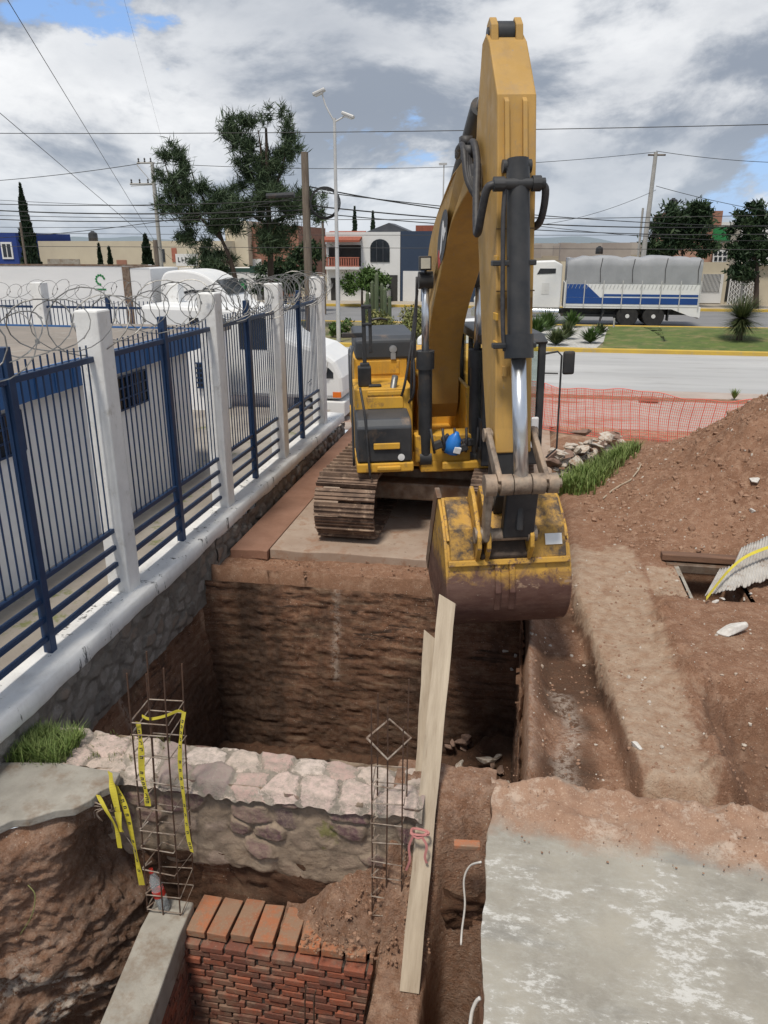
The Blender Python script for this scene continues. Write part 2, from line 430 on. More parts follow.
def site_mask(X, Y, h):
    n = fbm(X*1.7, Y*1.7, 5, 4)
    c = np.zeros(X.shape+(3,))
    path = sst(0, .06, X-crease(Y))*(1-sst(1.65, 1.85, X))*(1-sst(10.6, 11.2, Y))
    slabp = sst(.7, .85, X)*(1-sst(1.1, 1.2, X))*sst(6.8, 7.4, Y)*(1-sst(10.5, 11.5, Y))
    c[..., 0] = np.clip(path*.64+slabp*.25+.22*(1-sst(10, 11.5, Y))*(X > crease(Y))+sst(1.1, 1.2, X)*(1-sst(1.55, 1.65, X))*sst(6.3, 6.35, Y)*(1-sst(6.75, 6.8, Y))*.6
                        + sst(1.8, 1.85, X)*(1-sst(2.2, 2.25, X))*sst(9.2, 9.25, Y)*(1-sst(10.3, 10.35, Y))*.65, 0, 1)
    c[..., 0] += .65*sst(17.2, 18.2, Y)
    strip = (1-sst(-.04, .05, X-crease(Y)))*sst(.24, .45, X)*(1-sst(8.8, 9.6, Y))
    c[..., 1] = np.clip(.8*strip*sst(-.1, .3, n+.1)+.5*np.exp(-((X-crease(Y))/.05)**2)*(Y < 9.4)+.35*(X > 1.9)*(1-sst(6.9, 7.2, Y)), 0, 1)
    c[..., 2] = np.clip(.55*strip*np.exp(-((X-.62-.06*np.sin(Y*5))/.10)**2)*(Y < 7.2)+.3*np.exp(-((X-.26)/.05)**2), 0, 1)
    return c
xs = np.arange(PX0, 9.01, .04); ys = np.arange(PY0+.02, 19.05, .04)
X, Y = np.meshgrid(xs, ys, indexing='ij'); Z = site_h(X, Y)
jag = .03*fbm(Y*3, X*0, 61, 4); jag2 = .04*fbm(X*2.5, Y*0, 62, 4)
xc = (X[:-1, :-1]+.02); yc = (Y[:-1, :-1]+.02)
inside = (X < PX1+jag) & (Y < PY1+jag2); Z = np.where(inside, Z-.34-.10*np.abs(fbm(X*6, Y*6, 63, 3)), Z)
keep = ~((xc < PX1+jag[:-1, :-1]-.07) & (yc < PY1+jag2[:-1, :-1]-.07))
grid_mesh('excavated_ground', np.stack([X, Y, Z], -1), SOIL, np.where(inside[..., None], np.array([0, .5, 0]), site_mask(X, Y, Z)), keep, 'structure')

# ---- pit: four cut faces and a floor
def sheet(name, org, U, V, Nn, lu, lv, res, disp, m, mask=None, kind='structure'):
    nu = int(lu/res)+1; nv = int(lv/res)+1
    u = np.linspace(0, lu, nu); v = np.linspace(0, lv, nv); UU, VV = np.meshgrid(u, v, indexing='ij')
    D = disp(UU, VV)
    P = np.array(org)[None, None]+UU[..., None]*np.array(U)+VV[..., None]*np.array(V)+D[..., None]*np.array(Nn)
    c = mask(UU, VV, D) if mask else np.zeros(UU.shape+(3,))
    return grid_mesh(name, P, m, c, None, kind)
def strata(s, amp=.10):
    def f(u, v):
        d = amp*.6*fbm(u*1.0, v*.9, s, 3)+.022*fbm(u*2.2, v*15, s+9, 4)+.022*fbm(u*12, v*22, s+19, 4)
        return d
    return f
def strmask(s):  # clay colour darkens downwards, at the far face's left end and on the left face
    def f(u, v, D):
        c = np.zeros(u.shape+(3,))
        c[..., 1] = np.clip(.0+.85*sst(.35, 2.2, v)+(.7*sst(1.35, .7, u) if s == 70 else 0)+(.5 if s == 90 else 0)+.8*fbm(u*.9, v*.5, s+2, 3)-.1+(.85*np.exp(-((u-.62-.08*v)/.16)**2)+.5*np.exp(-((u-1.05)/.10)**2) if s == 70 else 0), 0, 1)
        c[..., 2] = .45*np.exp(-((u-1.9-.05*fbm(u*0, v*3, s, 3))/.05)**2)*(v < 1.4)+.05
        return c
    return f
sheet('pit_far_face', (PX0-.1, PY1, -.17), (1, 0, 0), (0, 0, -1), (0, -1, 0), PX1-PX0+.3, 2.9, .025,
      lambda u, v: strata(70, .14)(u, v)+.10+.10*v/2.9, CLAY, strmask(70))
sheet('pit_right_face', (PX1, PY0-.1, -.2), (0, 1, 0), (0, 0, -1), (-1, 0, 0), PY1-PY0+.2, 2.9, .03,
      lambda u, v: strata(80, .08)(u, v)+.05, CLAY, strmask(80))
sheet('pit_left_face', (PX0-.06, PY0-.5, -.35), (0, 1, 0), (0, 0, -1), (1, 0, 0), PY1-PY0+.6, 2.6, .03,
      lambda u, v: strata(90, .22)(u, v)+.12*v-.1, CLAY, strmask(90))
fx = np.arange(PX0-.2, PX1+.2, .035); fy = np.arange(PY0-.2, PY1+.2, .035); X, Y = np.meshgrid(fx, fy, indexing='ij')
Z = -2.72+.18*fbm(X*1.5, Y*1.5, 101, 5)+.07*fbm(X*8, Y*8, 103, 3)+.55*sst(-1.3, .1, X)*sst(7.0, 9.2, Y)
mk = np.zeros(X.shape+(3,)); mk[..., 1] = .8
grid_mesh('pit_floor', np.stack([X, Y, Z], -1), CLAY, mk, None, 'structure')

# ---- concrete apron the excavator stands on
t = NT('stained_apron_concrete')
c = t.mix(t.ramp(t.noise(1.1, 8, .65), .35, .65), (.42, .335, .27), (.32, .235, .18))
c = t.mix(t.ramp(t.noise(2.6, 9, .75), .52, .66), c, (.30, .185, .125))
c = t.mix(t.ramp(t.noise(7, 8, .7), .6, .7), c, (.2, .14, .105))
M_APRON = t.out(c, .9, 0, t.bump(t.noise(40, 8, .7), .3, .01), .2)
t = NT('red_stained_concrete_strip')
c = t.mix(t.ramp(t.noise(2.1, 8, .65), .35, .65), (.30, .17, .12), (.23, .125, .085))
M_STRIP = t.out(c, .92, 0, t.bump(t.noise(30, 8, .7), .4, .01), .2)
def slabbox(name, x0, x1, y0, y1, z0, z1, m, jit=.03, sd=0):
    xs = np.arange(x0, x1+.001, .08); pts = [(x, y0+jit*float(fbm(np.array(x*3.), np.array(sd), 5, 4))) for x in xs]
    poly = pts+[(x1, y1), (x0, y1)]
    o = MB().prism(poly, z0, z1, 'z').build(name, m, bevel=.012); o['kind'] = 'structure'; return o
slabbox('concrete_apron', -3.5, .72, 10.0, 13.6, -.15, .004, M_APRON, .05, 1)
slabbox('concrete_apron_back', -3.5, .72, 13.612, 19.0, -.15, .0, M_APRON, 0, 4)
slabbox('red_concrete_strip', -4.08, -3.515, 9.95, 18.6, -.15, -.006, M_STRIP, .10, 9)

# ---- near right: trowelled floor slab with plaster splashes, soil dragged over its far edge
t = NT('splashed_floor_concrete')
at = t.new('Attribute'); at.attribute_name = 'mask'; sp = t.new('SeparateColor'); t.lk(at.outputs['Color'], sp.inputs[0])
c = t.mix(t.ramp(t.noise(1.6, 7, .6), .35, .65), (.365, .338, .285), (.262, .243, .208))
c = t.mix(t.ramp(t.noise(5, 10, .75), .5, .75), c, (.36, .345, .30))
c = t.mix(t.ramp(t.noise(1.1, 4, .5, stretch=(.6, 2.2, 1)), .58, .68, 0, .6), c, (.17, .172, .168))
pl = t.math('ADD', t.math('ADD', t.math('MULTIPLY', t.noise(2.6, 6, .6, stretch=(.8, 1.5, 1), dist=.3), .42), t.math('MULTIPLY', t.noise(13, 10, .80, stretch=(.75, 1.5, 1), cap=9, dist=.2), .58)), t.math('MULTIPLY', sp.outputs[2], .085))
c = t.mix(t.ramp(pl, .50, .60, 0, .4), c, (.42, .405, .37))
c = t.mix(t.ramp(pl, .585, .625, 0, .8), c, (.58, .57, .54))
c = t.mix(t.ramp(t.noise(45, 6, .8), .66, .72, 0, .5), c, (.5, .48, .44))
c = t.mix(t.ramp(t.noise(21, 6, .7), .68, .72, 0, .8), c, (.11, .09, .07))
sand = t.ramp(t.math('ADD', sp.outputs[0], t.noise(2.6, 7, .78, cap=8)), .80, 1.25)
sc_ = t.mix(t.ramp(t.noise(6, 8, .7), .4, .65), (.33, .21, .145), (.26, .15, .098))
sc_ = t.mix(t.ramp(t.noise(3, 6, .78, cap=8), .52, .62), sc_, (.43, .33, .26))
sc_ = t.mix(t.ramp(t.noise(55, 4, .8), .56, .68, 0, .8), sc_, (.56, .42, .32))
sc_ = t.mix(t.ramp(t.noise(48, 4, .8), .42, .3, 0, .8), sc_, (.14, .08, .05))
c = t.mix(sand, c, sc_)
nb = t.bump(t.noise(9, 9, .7), .25, .02); nb = t.bump(t.noise(80, 5, .7), .35, .006, nb)
M_FLOOR = t.out(c, t.ramp(t.noise(3, 5), .3, .7, .75, .95), 0, nb, .25)
xs = np.arange(-.06, 6.0, .025); ys = np.arange(-3, 5.62, .03); X, Y = np.meshgrid(xs, ys, indexing='ij')
nn_ = fbm(X*2.3, Y*2.3, 201, 5)
lip = 5.36+.10*fbm(X*1.6, X*0, 205, 4)+.05*fbm(X*7, X*0, 206, 3)+.015*X
soilz = sst(4.88, 5.05, Y+.10*nn_)
Z = .012*fbm(X*2, Y*2, 203, 3)+soilz*(.02+.07*nn_+.05*fbm(X*9, Y*9, 207, 4)+.02*np.abs(fbm(X*25, Y*25, 208, 2)))
Z = Z+.045*np.exp(-((Y-lip+.06)/.05)**2)*(1+2*fbm(X*6, Y*6, 209, 3))-.55*sst(0, .14, Y-lip)
mk = np.zeros(X.shape+(3,)); mk[..., 0] = np.clip(.12+.88*sst(4.45, 5.25, Y+.35*nn_), 0, 1)
mk[..., 2] = np.clip(sst(4.75, 4.0, Y+.6*nn_)*(.35+.65*sst(-.1, .2, fbm(X*.9+4, Y*.9, 211, 3)))+.3*sst(.2, -.02, X)*(Y < 4.6), 0, 1)
mk[..., 0] -= .35*np.exp(-((Y-lip+.05)/.04)**2)
edge = .035*fbm(Y*4, X*0, 213, 5)+.05*sst(4.0, 3.3, Y)
Xe = X+np.where(X < .2, (1-np.clip((X+.06)/.26, 0, 1))*edge, 0)
grid_mesh('concrete_floor', np.stack([Xe, Y, Z], -1), M_FLOOR, mk, None, 'structure')
flat('floor_beyond', 6.0, 9.0, -3, 5.6, -.004, M_FLOOR)
# broken side of the slab and the soil below it
def side_disp(u, v):
    Yv = 5.3-u; return -(.035*fbm(Yv*4, u*0, 213, 5)+.05*sst(4.0, 3.3, Yv))-np.where(v > .10, .02+.10*fbm(u*2, v*2, 215, 4)+.05, 0)+.004+.10*sst(.2, 2.6, v)+.012*fbm(u*9, v*9, 216, 3)
def side_mask(u, v, D):
    c = np.zeros(u.shape+(3,)); c[..., 0] = np.where(v < .05, .9, 0); c[..., 1] = .25*sst(.4, 1.6, v); return c
sheet('trench_right_face', (-.055, 5.3, .0), (0, -1, 0), (0, 0, -1), (-1, 0, 0), 5.5, 3.1, .03, side_disp, SOIL, side_mask)

# ---- earth between the brick room and the slab: slope, spoil and a slit trench
xs = np.arange(-1.75, -.02, .018); ys = np.arange(1.2, 5.52, .022); X, Y = np.meshgrid(xs, ys, indexing='ij')
n1 = fbm(X*3, Y*3, 301, 5); n2 = fbm(X*11, Y*11, 303, 3)
top = .02+.05*n1
sl1 = sst(4.45, 5.28, Y+.12*n1-.14*(X+.6)-.18*sst(-.8, -1.4, X)*1.6)
zz_ = -1.18+(1.2)*sl1
xr = -.42+.05*fbm(Y*2.4, Y*0, 305, 4)-.20*sst(4.2, 5.0, Y)*0
tr = sst(-.05, .06, X-xr)*(1-sst(4.50, 5.12, Y+.10*n1))          # trench
zz_ = zz_*(1-tr)+tr*(-2.7)
zz_ = np.minimum(zz_, np.where(X < -.86, -1.245+.08*sst(-1.55, -1.0, X)+.9*sst(4.66, 5.15, Y+.1*n1)*sst(-1.75, -.86, X)+.10*n1-.10*(1-sst(4.60, 4.75, Y+.15*n1)), 9))
Z = zz_+.045*n1*(1-sl1*.5)+.022*n2
keep = ~((X[:-1, :-1] < -.89) & (Y[:-1, :-1] < 4.60))
mk = np.zeros(X.shape+(3,)); mk[..., 1] = .7*tr+.25*sst(.0, .25, n1)
mk[..., 2] = .12
grid_mesh('earth_slope', np.stack([X, Y, Z], -1), SOIL, mk, keep, 'structure')
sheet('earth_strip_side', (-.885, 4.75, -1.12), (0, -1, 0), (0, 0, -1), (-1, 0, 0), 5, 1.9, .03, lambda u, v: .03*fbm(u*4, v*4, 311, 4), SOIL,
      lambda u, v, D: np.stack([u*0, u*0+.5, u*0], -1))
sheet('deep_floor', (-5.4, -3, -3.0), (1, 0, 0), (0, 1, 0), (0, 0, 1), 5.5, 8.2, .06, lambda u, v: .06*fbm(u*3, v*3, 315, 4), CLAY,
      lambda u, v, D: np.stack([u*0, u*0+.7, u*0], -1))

# ---- near left: earth bank under the broken slab, as a curved cut face
pth = spline([(-5.6, 3.1), (-4.5, 3.62), (-3.75, 4.13), (-3.35, 4.40), (-3.17, 4.62), (-3.10, 4.9), (-3.12, 5.15)], 10)
pa = np.array(pth); tt = np.zeros(len(pa)); tt[1:] = np.cumsum(np.hypot(*np.diff(pa, axis=0).T))
nu = 190; uu = np.linspace(0, tt[-1], nu); px_ = np.interp(uu, tt, pa[:, 0]); py_ = np.interp(uu, tt, pa[:, 1])
tx = np.gradient(px_); ty = np.gradient(py_); ln = np.hypot(tx, ty); nx_, ny_ = ty/ln, -tx/ln
nx_ = np.convolve(np.pad(nx_, 12, 'edge'), np.ones(25)/25, 'valid'); ny_ = np.convolve(np.pad(ny_, 12, 'edge'), np.ones(25)/25, 'valid')
nv = 170; vv = np.linspace(0, 3.05, nv); UU, VV = np.meshgrid(uu, vv, indexing='ij')
dd = .02+.16*VV*sst(2.6, 1.2, UU)+.03*VV+.13*fbm(UU*1.4, VV*1.4, 321, 3)+.06*fbm(UU*5, VV*8, 323, 5)+.03*fbm(UU*16, VV*22, 325, 3)
dd = dd*sst(0, .15, VV)-.05*(1-sst(0, .1, VV))+.05*np.round(4*fbm(UU*1.2, VV*3, 327, 3))*sst(.6, 1.2, VV)
dd -= .28*np.exp(-((VV-.55)/.4)**2)*sst(2.45, 2.9, UU)
P = np.stack([px_[:, None]+nx_[:, None]*dd, py_[:, None]+ny_[:, None]*dd, -.06-VV+.0*UU], -1)
mk = np.zeros(UU.shape+(3,)); mk[..., 1] = .6*sst(2.3, 2.8, UU)+.15*sst(-.05, .2, fbm(UU*2, VV*3, 331, 4))
mk[..., 2] = 1.0*sst(.9, 1.5, VV)*sst(-.12, .10, fbm(UU*2, VV*6, 333, 4))*sst(2.9, 2.3, UU)+.12
grid_mesh('earth_bank_left', P, SOIL, mk, None, 'structure')
# dark recess behind the beam
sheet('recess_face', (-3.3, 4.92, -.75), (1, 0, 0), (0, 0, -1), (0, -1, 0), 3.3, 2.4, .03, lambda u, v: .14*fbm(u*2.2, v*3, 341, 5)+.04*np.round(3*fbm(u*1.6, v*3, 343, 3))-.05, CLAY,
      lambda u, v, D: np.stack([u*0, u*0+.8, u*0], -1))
# top of the left bank, under slab and grass
o = MB(); o.add([(-5.9, 3.25, -.055), (-4.6, 3.8, -.055), (-3.7, 4.35, -.055), (-3.3, 4.62, -.055), (-3.22, 5.45, -.055), (-4.3, 5.45, -.055), (-5.9, 5.45, -.055)], [(0, 1, 2, 3, 4, 5, 6)]); o.build('bank_top', SOIL)['kind'] = 'structure'

# left broken slab
pts = [(-6.2, 3.0), (-4.6, 3.62), (-4.15, 3.86), (-3.9, 4.04), (-3.78, 4.07), (-3.66, 4.23), (-3.55, 4.26), (-3.40, 4.38), (-3.27, 4.43), (-3.19, 4.55), (-3.17, 4.66), (-3.10, 4.74), (-3.13, 4.90), (-3.7, 4.93), (-4.3, 4.83), (-6.2, 4.6)]
b = MB().prism(pts, -.045, .03, 'z').build('broken_slab', M_CONC, bevel=.01)
tag(b, 'thin grey concrete slab with broken edge overhanging the earth bank at lower left', 'slab')

# ================================================================ STONE AND BRICK
def stone_mat(name, cols, mortar, mgap=.02, moss=None):
    t = NT(name); at = t.new('Attribute'); at.attribute_name = 'mask'; sp = t.new('SeparateColor'); t.lk(at.outputs['Color'], sp.inputs[0])
    cr = t.new('ValToRGB'); cr.color_ramp.interpolation = 'CONSTANT'
    e = cr.color_ramp.elements; e[0].position = 0; e[0].color = (*cols[0], 1); e[1].position = 1/len(cols); e[1].color = (*cols[1], 1)
    for i, cc in enumerate(cols[2:]): k = e.new((i+2)/len(cols)); k.color = (*cc, 1)
    t.lk(sp.outputs[0], cr.inputs[0])
    c = t.mix(t.ramp(t.noise(12, 6, .8, cap=7), .42, .66), cr.outputs[0], mortar)
    c = t.mix(t.ramp(t.noise(30, 5, .8), .40, .30, 0, .7), c, tuple(x*.3 for x in mortar))
    c = t.mix(t.ramp(t.noise(26, 5, .8), .58, .70, 0, .6), c, tuple(min(1, x*1.5) for x in mortar))
    d = t.math('ADD', sp.outputs[1], t.ramp(t.noise(11, 6, .8), .25, .75, -.06, .06))
    c = t.mix(t.ramp(d, mgap*.6, mgap*1.3, 1, 0), c, t.mix(t.ramp(t.noise(4, 8, .7), .4, .6), mortar, tuple(x*.68 for x in mortar)))
    if moss: c = t.mix(t.ramp(t.math('ADD', t.noise(5, 8, .7), t.math('MULTIPLY', sp.outputs[2], .25)), .70, .80, 0, .75), c, moss)
    nb = t.bump(t.noise(14, 9, .75), .6, .03); nb = t.bump(t.noise(70, 5, .7), .4, .008, nb)
    return t.out(c, .93, 0, nb, .15)
M_RUB = stone_mat('rubble_masonry', [(.17, .10, .105), (.13, .085, .09), (.24, .155, .14), (.32, .245, .18), (.36, .29, .22), (.29, .22, .16), (.33, .25, .19), (.38, .29, .235)], (.31, .24, .18), .05, (.17, .17, .05))
M_CAP = stone_mat('pale_cap_stones', [(.58, .45, .40), (.54, .44, .38), (.33, .25, .23), (.62, .52, .46), (.48, .34, .30), (.60, .47, .41)], (.32, .28, .235), .022)
M_FND = stone_mat('grey_foundation_stones', [(.13, .115, .105), (.22, .20, .18), (.24, .19, .155), (.30, .28, .26), (.18, .155, .135), (.26, .24, .22)], (.21, .19, .168), .05)
def stones(name, org, U, V, Nn, lu, lv, res, cw, ch, bulge, m, parent, seed, extra=None, mossf=None, wob=.35, hidden=0.):
    rs = np.random.RandomState(seed)
    pts = []
    for j in range(-1, int(lv/ch)+2):
        for i in range(-1, int(lu/cw)+2):
            pts.append(((i+.5+(j % 2)*.5+rs.uniform(-wob, wob))*cw, (j+.5+rs.uniform(-wob, wob))*ch))
    rv = rs.rand(len(pts))
    nu = int(lu/res)+1; nv = int(lv/res)+1
    UU, VV = np.meshgrid(np.linspace(0, lu, nu), np.linspace(0, lv, nv), indexing='ij')
    wu = UU+.05*fbm(UU*4, VV*4, seed, 4); wv = VV+.05*fbm(UU*4+9, VV*4, seed+3, 4)
    asp = cw/ch
    f1, f2, idd = voro(wu/math.sqrt(asp), wv*math.sqrt(asp), [(a/math.sqrt(asp), b*math.sqrt(asp)) for a, b in pts])
    d = (f2-f1)
    rvv = rv[idd]
    D = bulge*(sst(0, .05, d)*(.3+1.3*rs.rand(len(pts))[idd]))*np.where(rvv > 1-hidden, .12, 1.)+.018*fbm(UU*9, VV*9, seed+5, 5)+.03*fbm(UU*2, VV*2, seed+8, 3)
    P = np.array(org)[None, None]+UU[..., None]*np.array(U)+VV[..., None]*np.array(V)+D[..., None]*np.array(Nn)
    if extra: P = extra(P, UU, VV, D)
    mk = np.stack([rvv, d*.8, mossf(UU, VV) if mossf else UU*0], -1)
    return grid_mesh(name, P, m, mk, None, None, parent)

# rubble stone wall between pit and room
rw = thing('stone_wall', 'rubble stone wall with pale flat cap stones crossing between the pit and the brick room', 'wall', (-2.4, 5.2, -1.0))
def ub(P, off=(2.4, -5.2, 1.0)): return P+np.array(off)[None, None]
WX0, WX1 = -4.08, -.58
core = MB().b2(WX0, WX1, 5.06, 5.42, -2.9, -.08)
for i in range(len(core.v)):
    v = core.v[i]; core.v[i] = (v[0]+2.4, v[1]-5.2, v[2]+1.0)
core = core.build('core', CLAY, rw)
core.scale = (1, 1, 1)
def lowcut(P, U, V, D):      # ragged underside of the front face
    u = U[:, -1]
    bot = .98+.07*fbm(u*2.1, u*0, 401, 4)+.04*fbm(u*9, u*0, 403, 3)
    P[..., 2] = 0.0-(V/V.max())*bot[:, None]+.012*fbm(U*6, V*6, 407, 3)
    P[..., 1] += .02-.10*np.exp(-((V-V.max())/.06)**2)*-1
    return ub(P)
stones('face', (WX0, 4.95, 0), (1, 0, 0), (0, 0, -1), (0, -1, 0), WX1-WX0, 1.0, .015, .26, .18, .032, M_RUB, rw, 11, lowcut,
       lambda u, v: .9*np.exp(-((u-2.75)/.22)**2-((v-.42)/.3)**2), hidden=.62)
def capf(P, U, V, D):
    P[..., 2] += .02*fbm(U*1.5, V*2, 411, 3)-.16*sst(.50, .60, V)-.10*(1-sst(0, .05, V))
    P[..., 1] += .04*fbm(U*3, U*0, 413, 4)*sst(.3, .55, V)
    return ub(P)
stones('cap_stones', (WX0, 4.90, -.015), (1, 0, 0), (0, 1, 0), (0, 0, 1), WX1-WX0, .60, .014, .31, .27, .030, M_CAP, rw, 23, capf, wob=.24)
stones('back_face', (WX0, 5.46, -.08), (1, 0, 0), (0, 0, -1), (0, 1, 0), WX1-WX0, 2.8, .06, .35, .25, .06, M_RUB, rw, 29, lambda P, U, V, D: ub(P))

# brick room wall (header course on top) and its returning side under the beam
M_BRK = NT('red_brick'); g_ = M_BRK.new('NewGeometry')
c = M_BRK.mix(g_.outputs['Random Per Island'], (.33, .11, .065), (.16, .07, .052))
c = M_BRK.mix(M_BRK.ramp(M_BRK.noise(7, 9, .75), .5, .7), c, (.13, .085, .07))
c = M_BRK.mix(M_BRK.ramp(M_BRK.noise(3, 8, .7), .5, .68), c, (.25, .165, .12))
c = M_BRK.mix(M_BRK.ramp(M_BRK.noise(45, 5, .8), .58, .7, 0, .7), c, (.36, .26, .2))
M_BRK = M_BRK.out(c, .9, 0, M_BRK.bump(M_BRK.noise(40, 8, .75), .5, .012), .15)
M_HDR = NT('orange_header_brick'); g_ = M_HDR.new('NewGeometry')
c = M_HDR.mix(g_.outputs['Random Per Island'], (.44, .17, .085), (.30, .135, .08))
c = M_HDR.mix(M_HDR.ramp(M_HDR.noise(5, 6, .8, cap=7), .42, .56), c, (.29, .185, .125))
c = M_HDR.mix(M_HDR.ramp(M_HDR.noise(50, 5, .8), .56, .68, 0, .7), c, (.40, .28, .2))
M_HDR = M_HDR.out(c, .9, 0, M_HDR.bump(M_HDR.noise(40, 8, .75), .5, .012), .15)
M_MORT = pm('old_mortar', (.10, .078, .063), (.065, .05, .042), 6, .95, 0, .6, 40)
def rbrick(mb, c, d, j=.006, ry=.02):
    rot = Matrix.Rotation(random.uniform(-ry, ry), 3, 'Y') @ Matrix.Rotation(random.uniform(-ry, ry), 3, 'Z')
    mb.box((c[0]+random.uniform(-j, j), c[1]+random.uniform(-j*1.6, j*1.6), c[2]+random.uniform(-j, j)*.5),
           (d[0]*random.uniform(.94, 1.02), d[1], d[2]*random.uniform(.88, 1.04)), rot)
bw = thing('brick_wall', 'red brick wall topped by a row of orange header bricks in the lower room', 'wall', (-1.7, 4.7, -3.0))
O_ = Vector((1.7, -4.7, 3.0))
hd = MB(); x = -2.52; 
while x < -.86:
    wd = .195; rbrick(hd, (x+wd/2+1.7, 4.76-4.7, -1.235+3.0), (wd-.018, .38, .075), .008, .045); x += wd
hd.build('header_course', M_HDR, bw, bevel=.007)
br = MB(); z = -1.325; k = 0
while z > -2.95:
    x = -2.55-(k % 2)*.1-random.uniform(0, .05)
    while x < -.86:
        wd = random.uniform(.19, .215); rbrick(br, (x+wd/2+1.7, 4.57-4.7+random.uniform(-.006, .006), z+3.0), (wd-.012, .12, .060)); x += wd
    z -= .071; k += 1
br.build('bricks', M_BRK, bw, bevel=.006)
MB().b2(-2.55+1.7, -.86+1.7, 4.535-4.7, 4.64-4.7, -3.0+3, -1.31+3).build('mortar', M_MORT, bw)
bm_ = thing('concrete_beam', 'grey concrete beam sloping towards the viewer beside the brick wall, brick below its right side', 'beam', (-2.6, 4, -3.0))
def sh(pts, o): return [(p[0]-o[0], p[1]-o[1]) for p in pts]
pb = sh([(-2.86, 4.78), (-2.52, 4.78), (-2.50, 4.45), (-2.36, 3.4), (-2.1, 1.2), (-2.52, 1.2), (-2.72, 3.4), (-2.85, 4.45)], (-2.6, 4))
MB().prism(pb, 3.0-1.42, 3.0-1.13, 'z').build('beam', M_CONC, bm_, bevel=.015)
MB().prism(sh([(-2.80, 4.7), (-2.56, 4.7), (-2.42, 3.4), (-2.16, 1.2), (-2.48, 1.2), (-2.67, 3.4)], (-2.6, 4)), 0, 3-1.425, 'z').build('mortar', M_MORT, bm_)
br = MB(); dirv = Vector((.14, -1.3, 0)).normalized(); rotz = math.atan2(dirv.y, dirv.x)
z = -1.47; k = 0
while z > -2.95:
    s = -(k % 2)*.1
    while s < 3.2:
        p = Vector((-2.575, 4.70, 0))+dirv*(s+.1)
        rot = Matrix.Rotation(rotz+random.uniform(-.01, .01), 3, 'Z'); br.box((p.x+2.6, p.y-4, z+3), (.19*random.uniform(.94, 1.02), .11, .058), rot); s += .205
    z -= .072; k += 1
br.build('bricks', M_BRK, bm_, bevel=.006)

# ================================================================ BOUNDARY WALL AND FENCE
FX = -4.4
fw = thing('perimeter_fence', 'white parapet and pillars with navy steel bars along the left side of the dig', 'fence', (FX, 10, 0))
def L_(mb, name, m, parent, **k):
    off = Vector((FX, 10, 0)); mb.v = [tuple(Vector(v)-off) for v in mb.v]; return mb.build(name, m, parent, **k)
t = NT('parapet_paint'); 
c = t.mix(t.ramp(t.noise(2, 8, .6), .4, .65), (.78, .78, .77), (.66, .66, .66))
c = t.mix(t.ramp(t.noise(2.2, 6, .75, stretch=(3, 3, .7), cap=7), .60, .64), c, (.10, .10, .10))
c = t.mix(t.ramp(t.noise(3.0, 6, .7, stretch=(1, 1, .15)), .5, .7, 0, .35), c, (.45, .43, .40))
c = t.mix(t.ramp(t.noise(5, 9, .7), .66, .74), c, (.42, .39, .36))
M_PARA = t.out(c, .85, 0, t.bump(t.noise(16, 8, .7), .3, .02), .2)
ysl = np.arange(0, 17.61, .1)
pp = MB()
for i in range(len(ysl)-1):
    pass
P = []
prof = [(-4.62, .45), (-4.16, .44), (-4.135, .425), (-4.125, .27), (-4.15, .24)]
Yp = np.linspace(-1, 17.6, 380)
arr = np.zeros((len(Yp), len(prof), 3))
for j, (a, b) in enumerate(prof):
    jit = (.012*fbm(Yp*2, Yp*0+j, 501, 4)); arr[:, j, 0] = a+jit; arr[:, j, 1] = Yp; arr[:, j, 2] = b+.5*jit+(.035*fbm(Yp*2.6, Yp*0, 503, 5) if j >= 3 else 0)
arr -= np.array([FX, 10, 0])
pr = grid_mesh('parapet', arr, M_PARA, None, None, None, fw, smooth=False)
so_ = MB().b2(-4.62, -4.30, -1, 17.6, -.35, .43); L_(so_, 'parapet_core', M_WPLAST, fw)
st1 = MB().add([], [])
def fnd(P, U, V, D): 
    P[..., 0] += -.06*sst(.35, .8, V)*0
    return P-np.array([FX, 10, 0])[None, None]
stones('stone_footing', (-4.172, 4.0, .26), (0, 1, 0), (0, 0, -1), (1, 0, 0), 5.7, .78, .018, .26, .17, .022, M_FND, fw, 41, fnd, hidden=.45)
stones('stone_footing', (-4.165, 9.6, .24), (0, 1, 0), (0, 0, -1), (1, 0, 0), 8.0, .42, .03, .26, .17, .05, M_FND, fw, 43, fnd)
PIL = [4.5, 7.5, 10.6, 13.5, 16.4+.05]
for yp in PIL:
    L_(MB().b2(FX-.14, FX+.125, yp-.135, yp+.135, .40, 3.58), 'pillar', M_PILLAR, fw, bevel=.02)
ex = [1.5]+PIL
for i in range(len(ex)-1):
    y0, y1 = ex[i]+.15, ex[i+1]-.15; ym = (y0+y1)/2
    pn = MB()
    n = 24
    for k in range(n):
        yy = y0+(y1-y0)*(k+.5)/n
        if abs(yy-ym) < .05: continue
        pn.b2(FX-.0065, FX+.0065, yy-.0065, yy+.0065, 1.20, 3.24)
    pnl = L_(pn, 'fence_panel', M_BLUE, fw)
    r = MB(); r.b2(FX-.03, FX+.03, y0-.02, y1+.02, 3.06, 3.12); L_(r, 'rail', M_BLUE, pnl, bevel=.006)
    for zr in (1.20, 1.0, .80, .60):
        r = MB(); r.b2(FX-.025, FX+.025, y0-.02, y1+.02, zr-.025, zr+.025); L_(r, 'rail', M_BLUE, pnl, bevel=.006)
    r = MB().b2(FX-.045, FX+.045, ym-.045, ym+.045, .44, 3.38); L_(r, 'post', M_BLUE, pnl, bevel=.006)
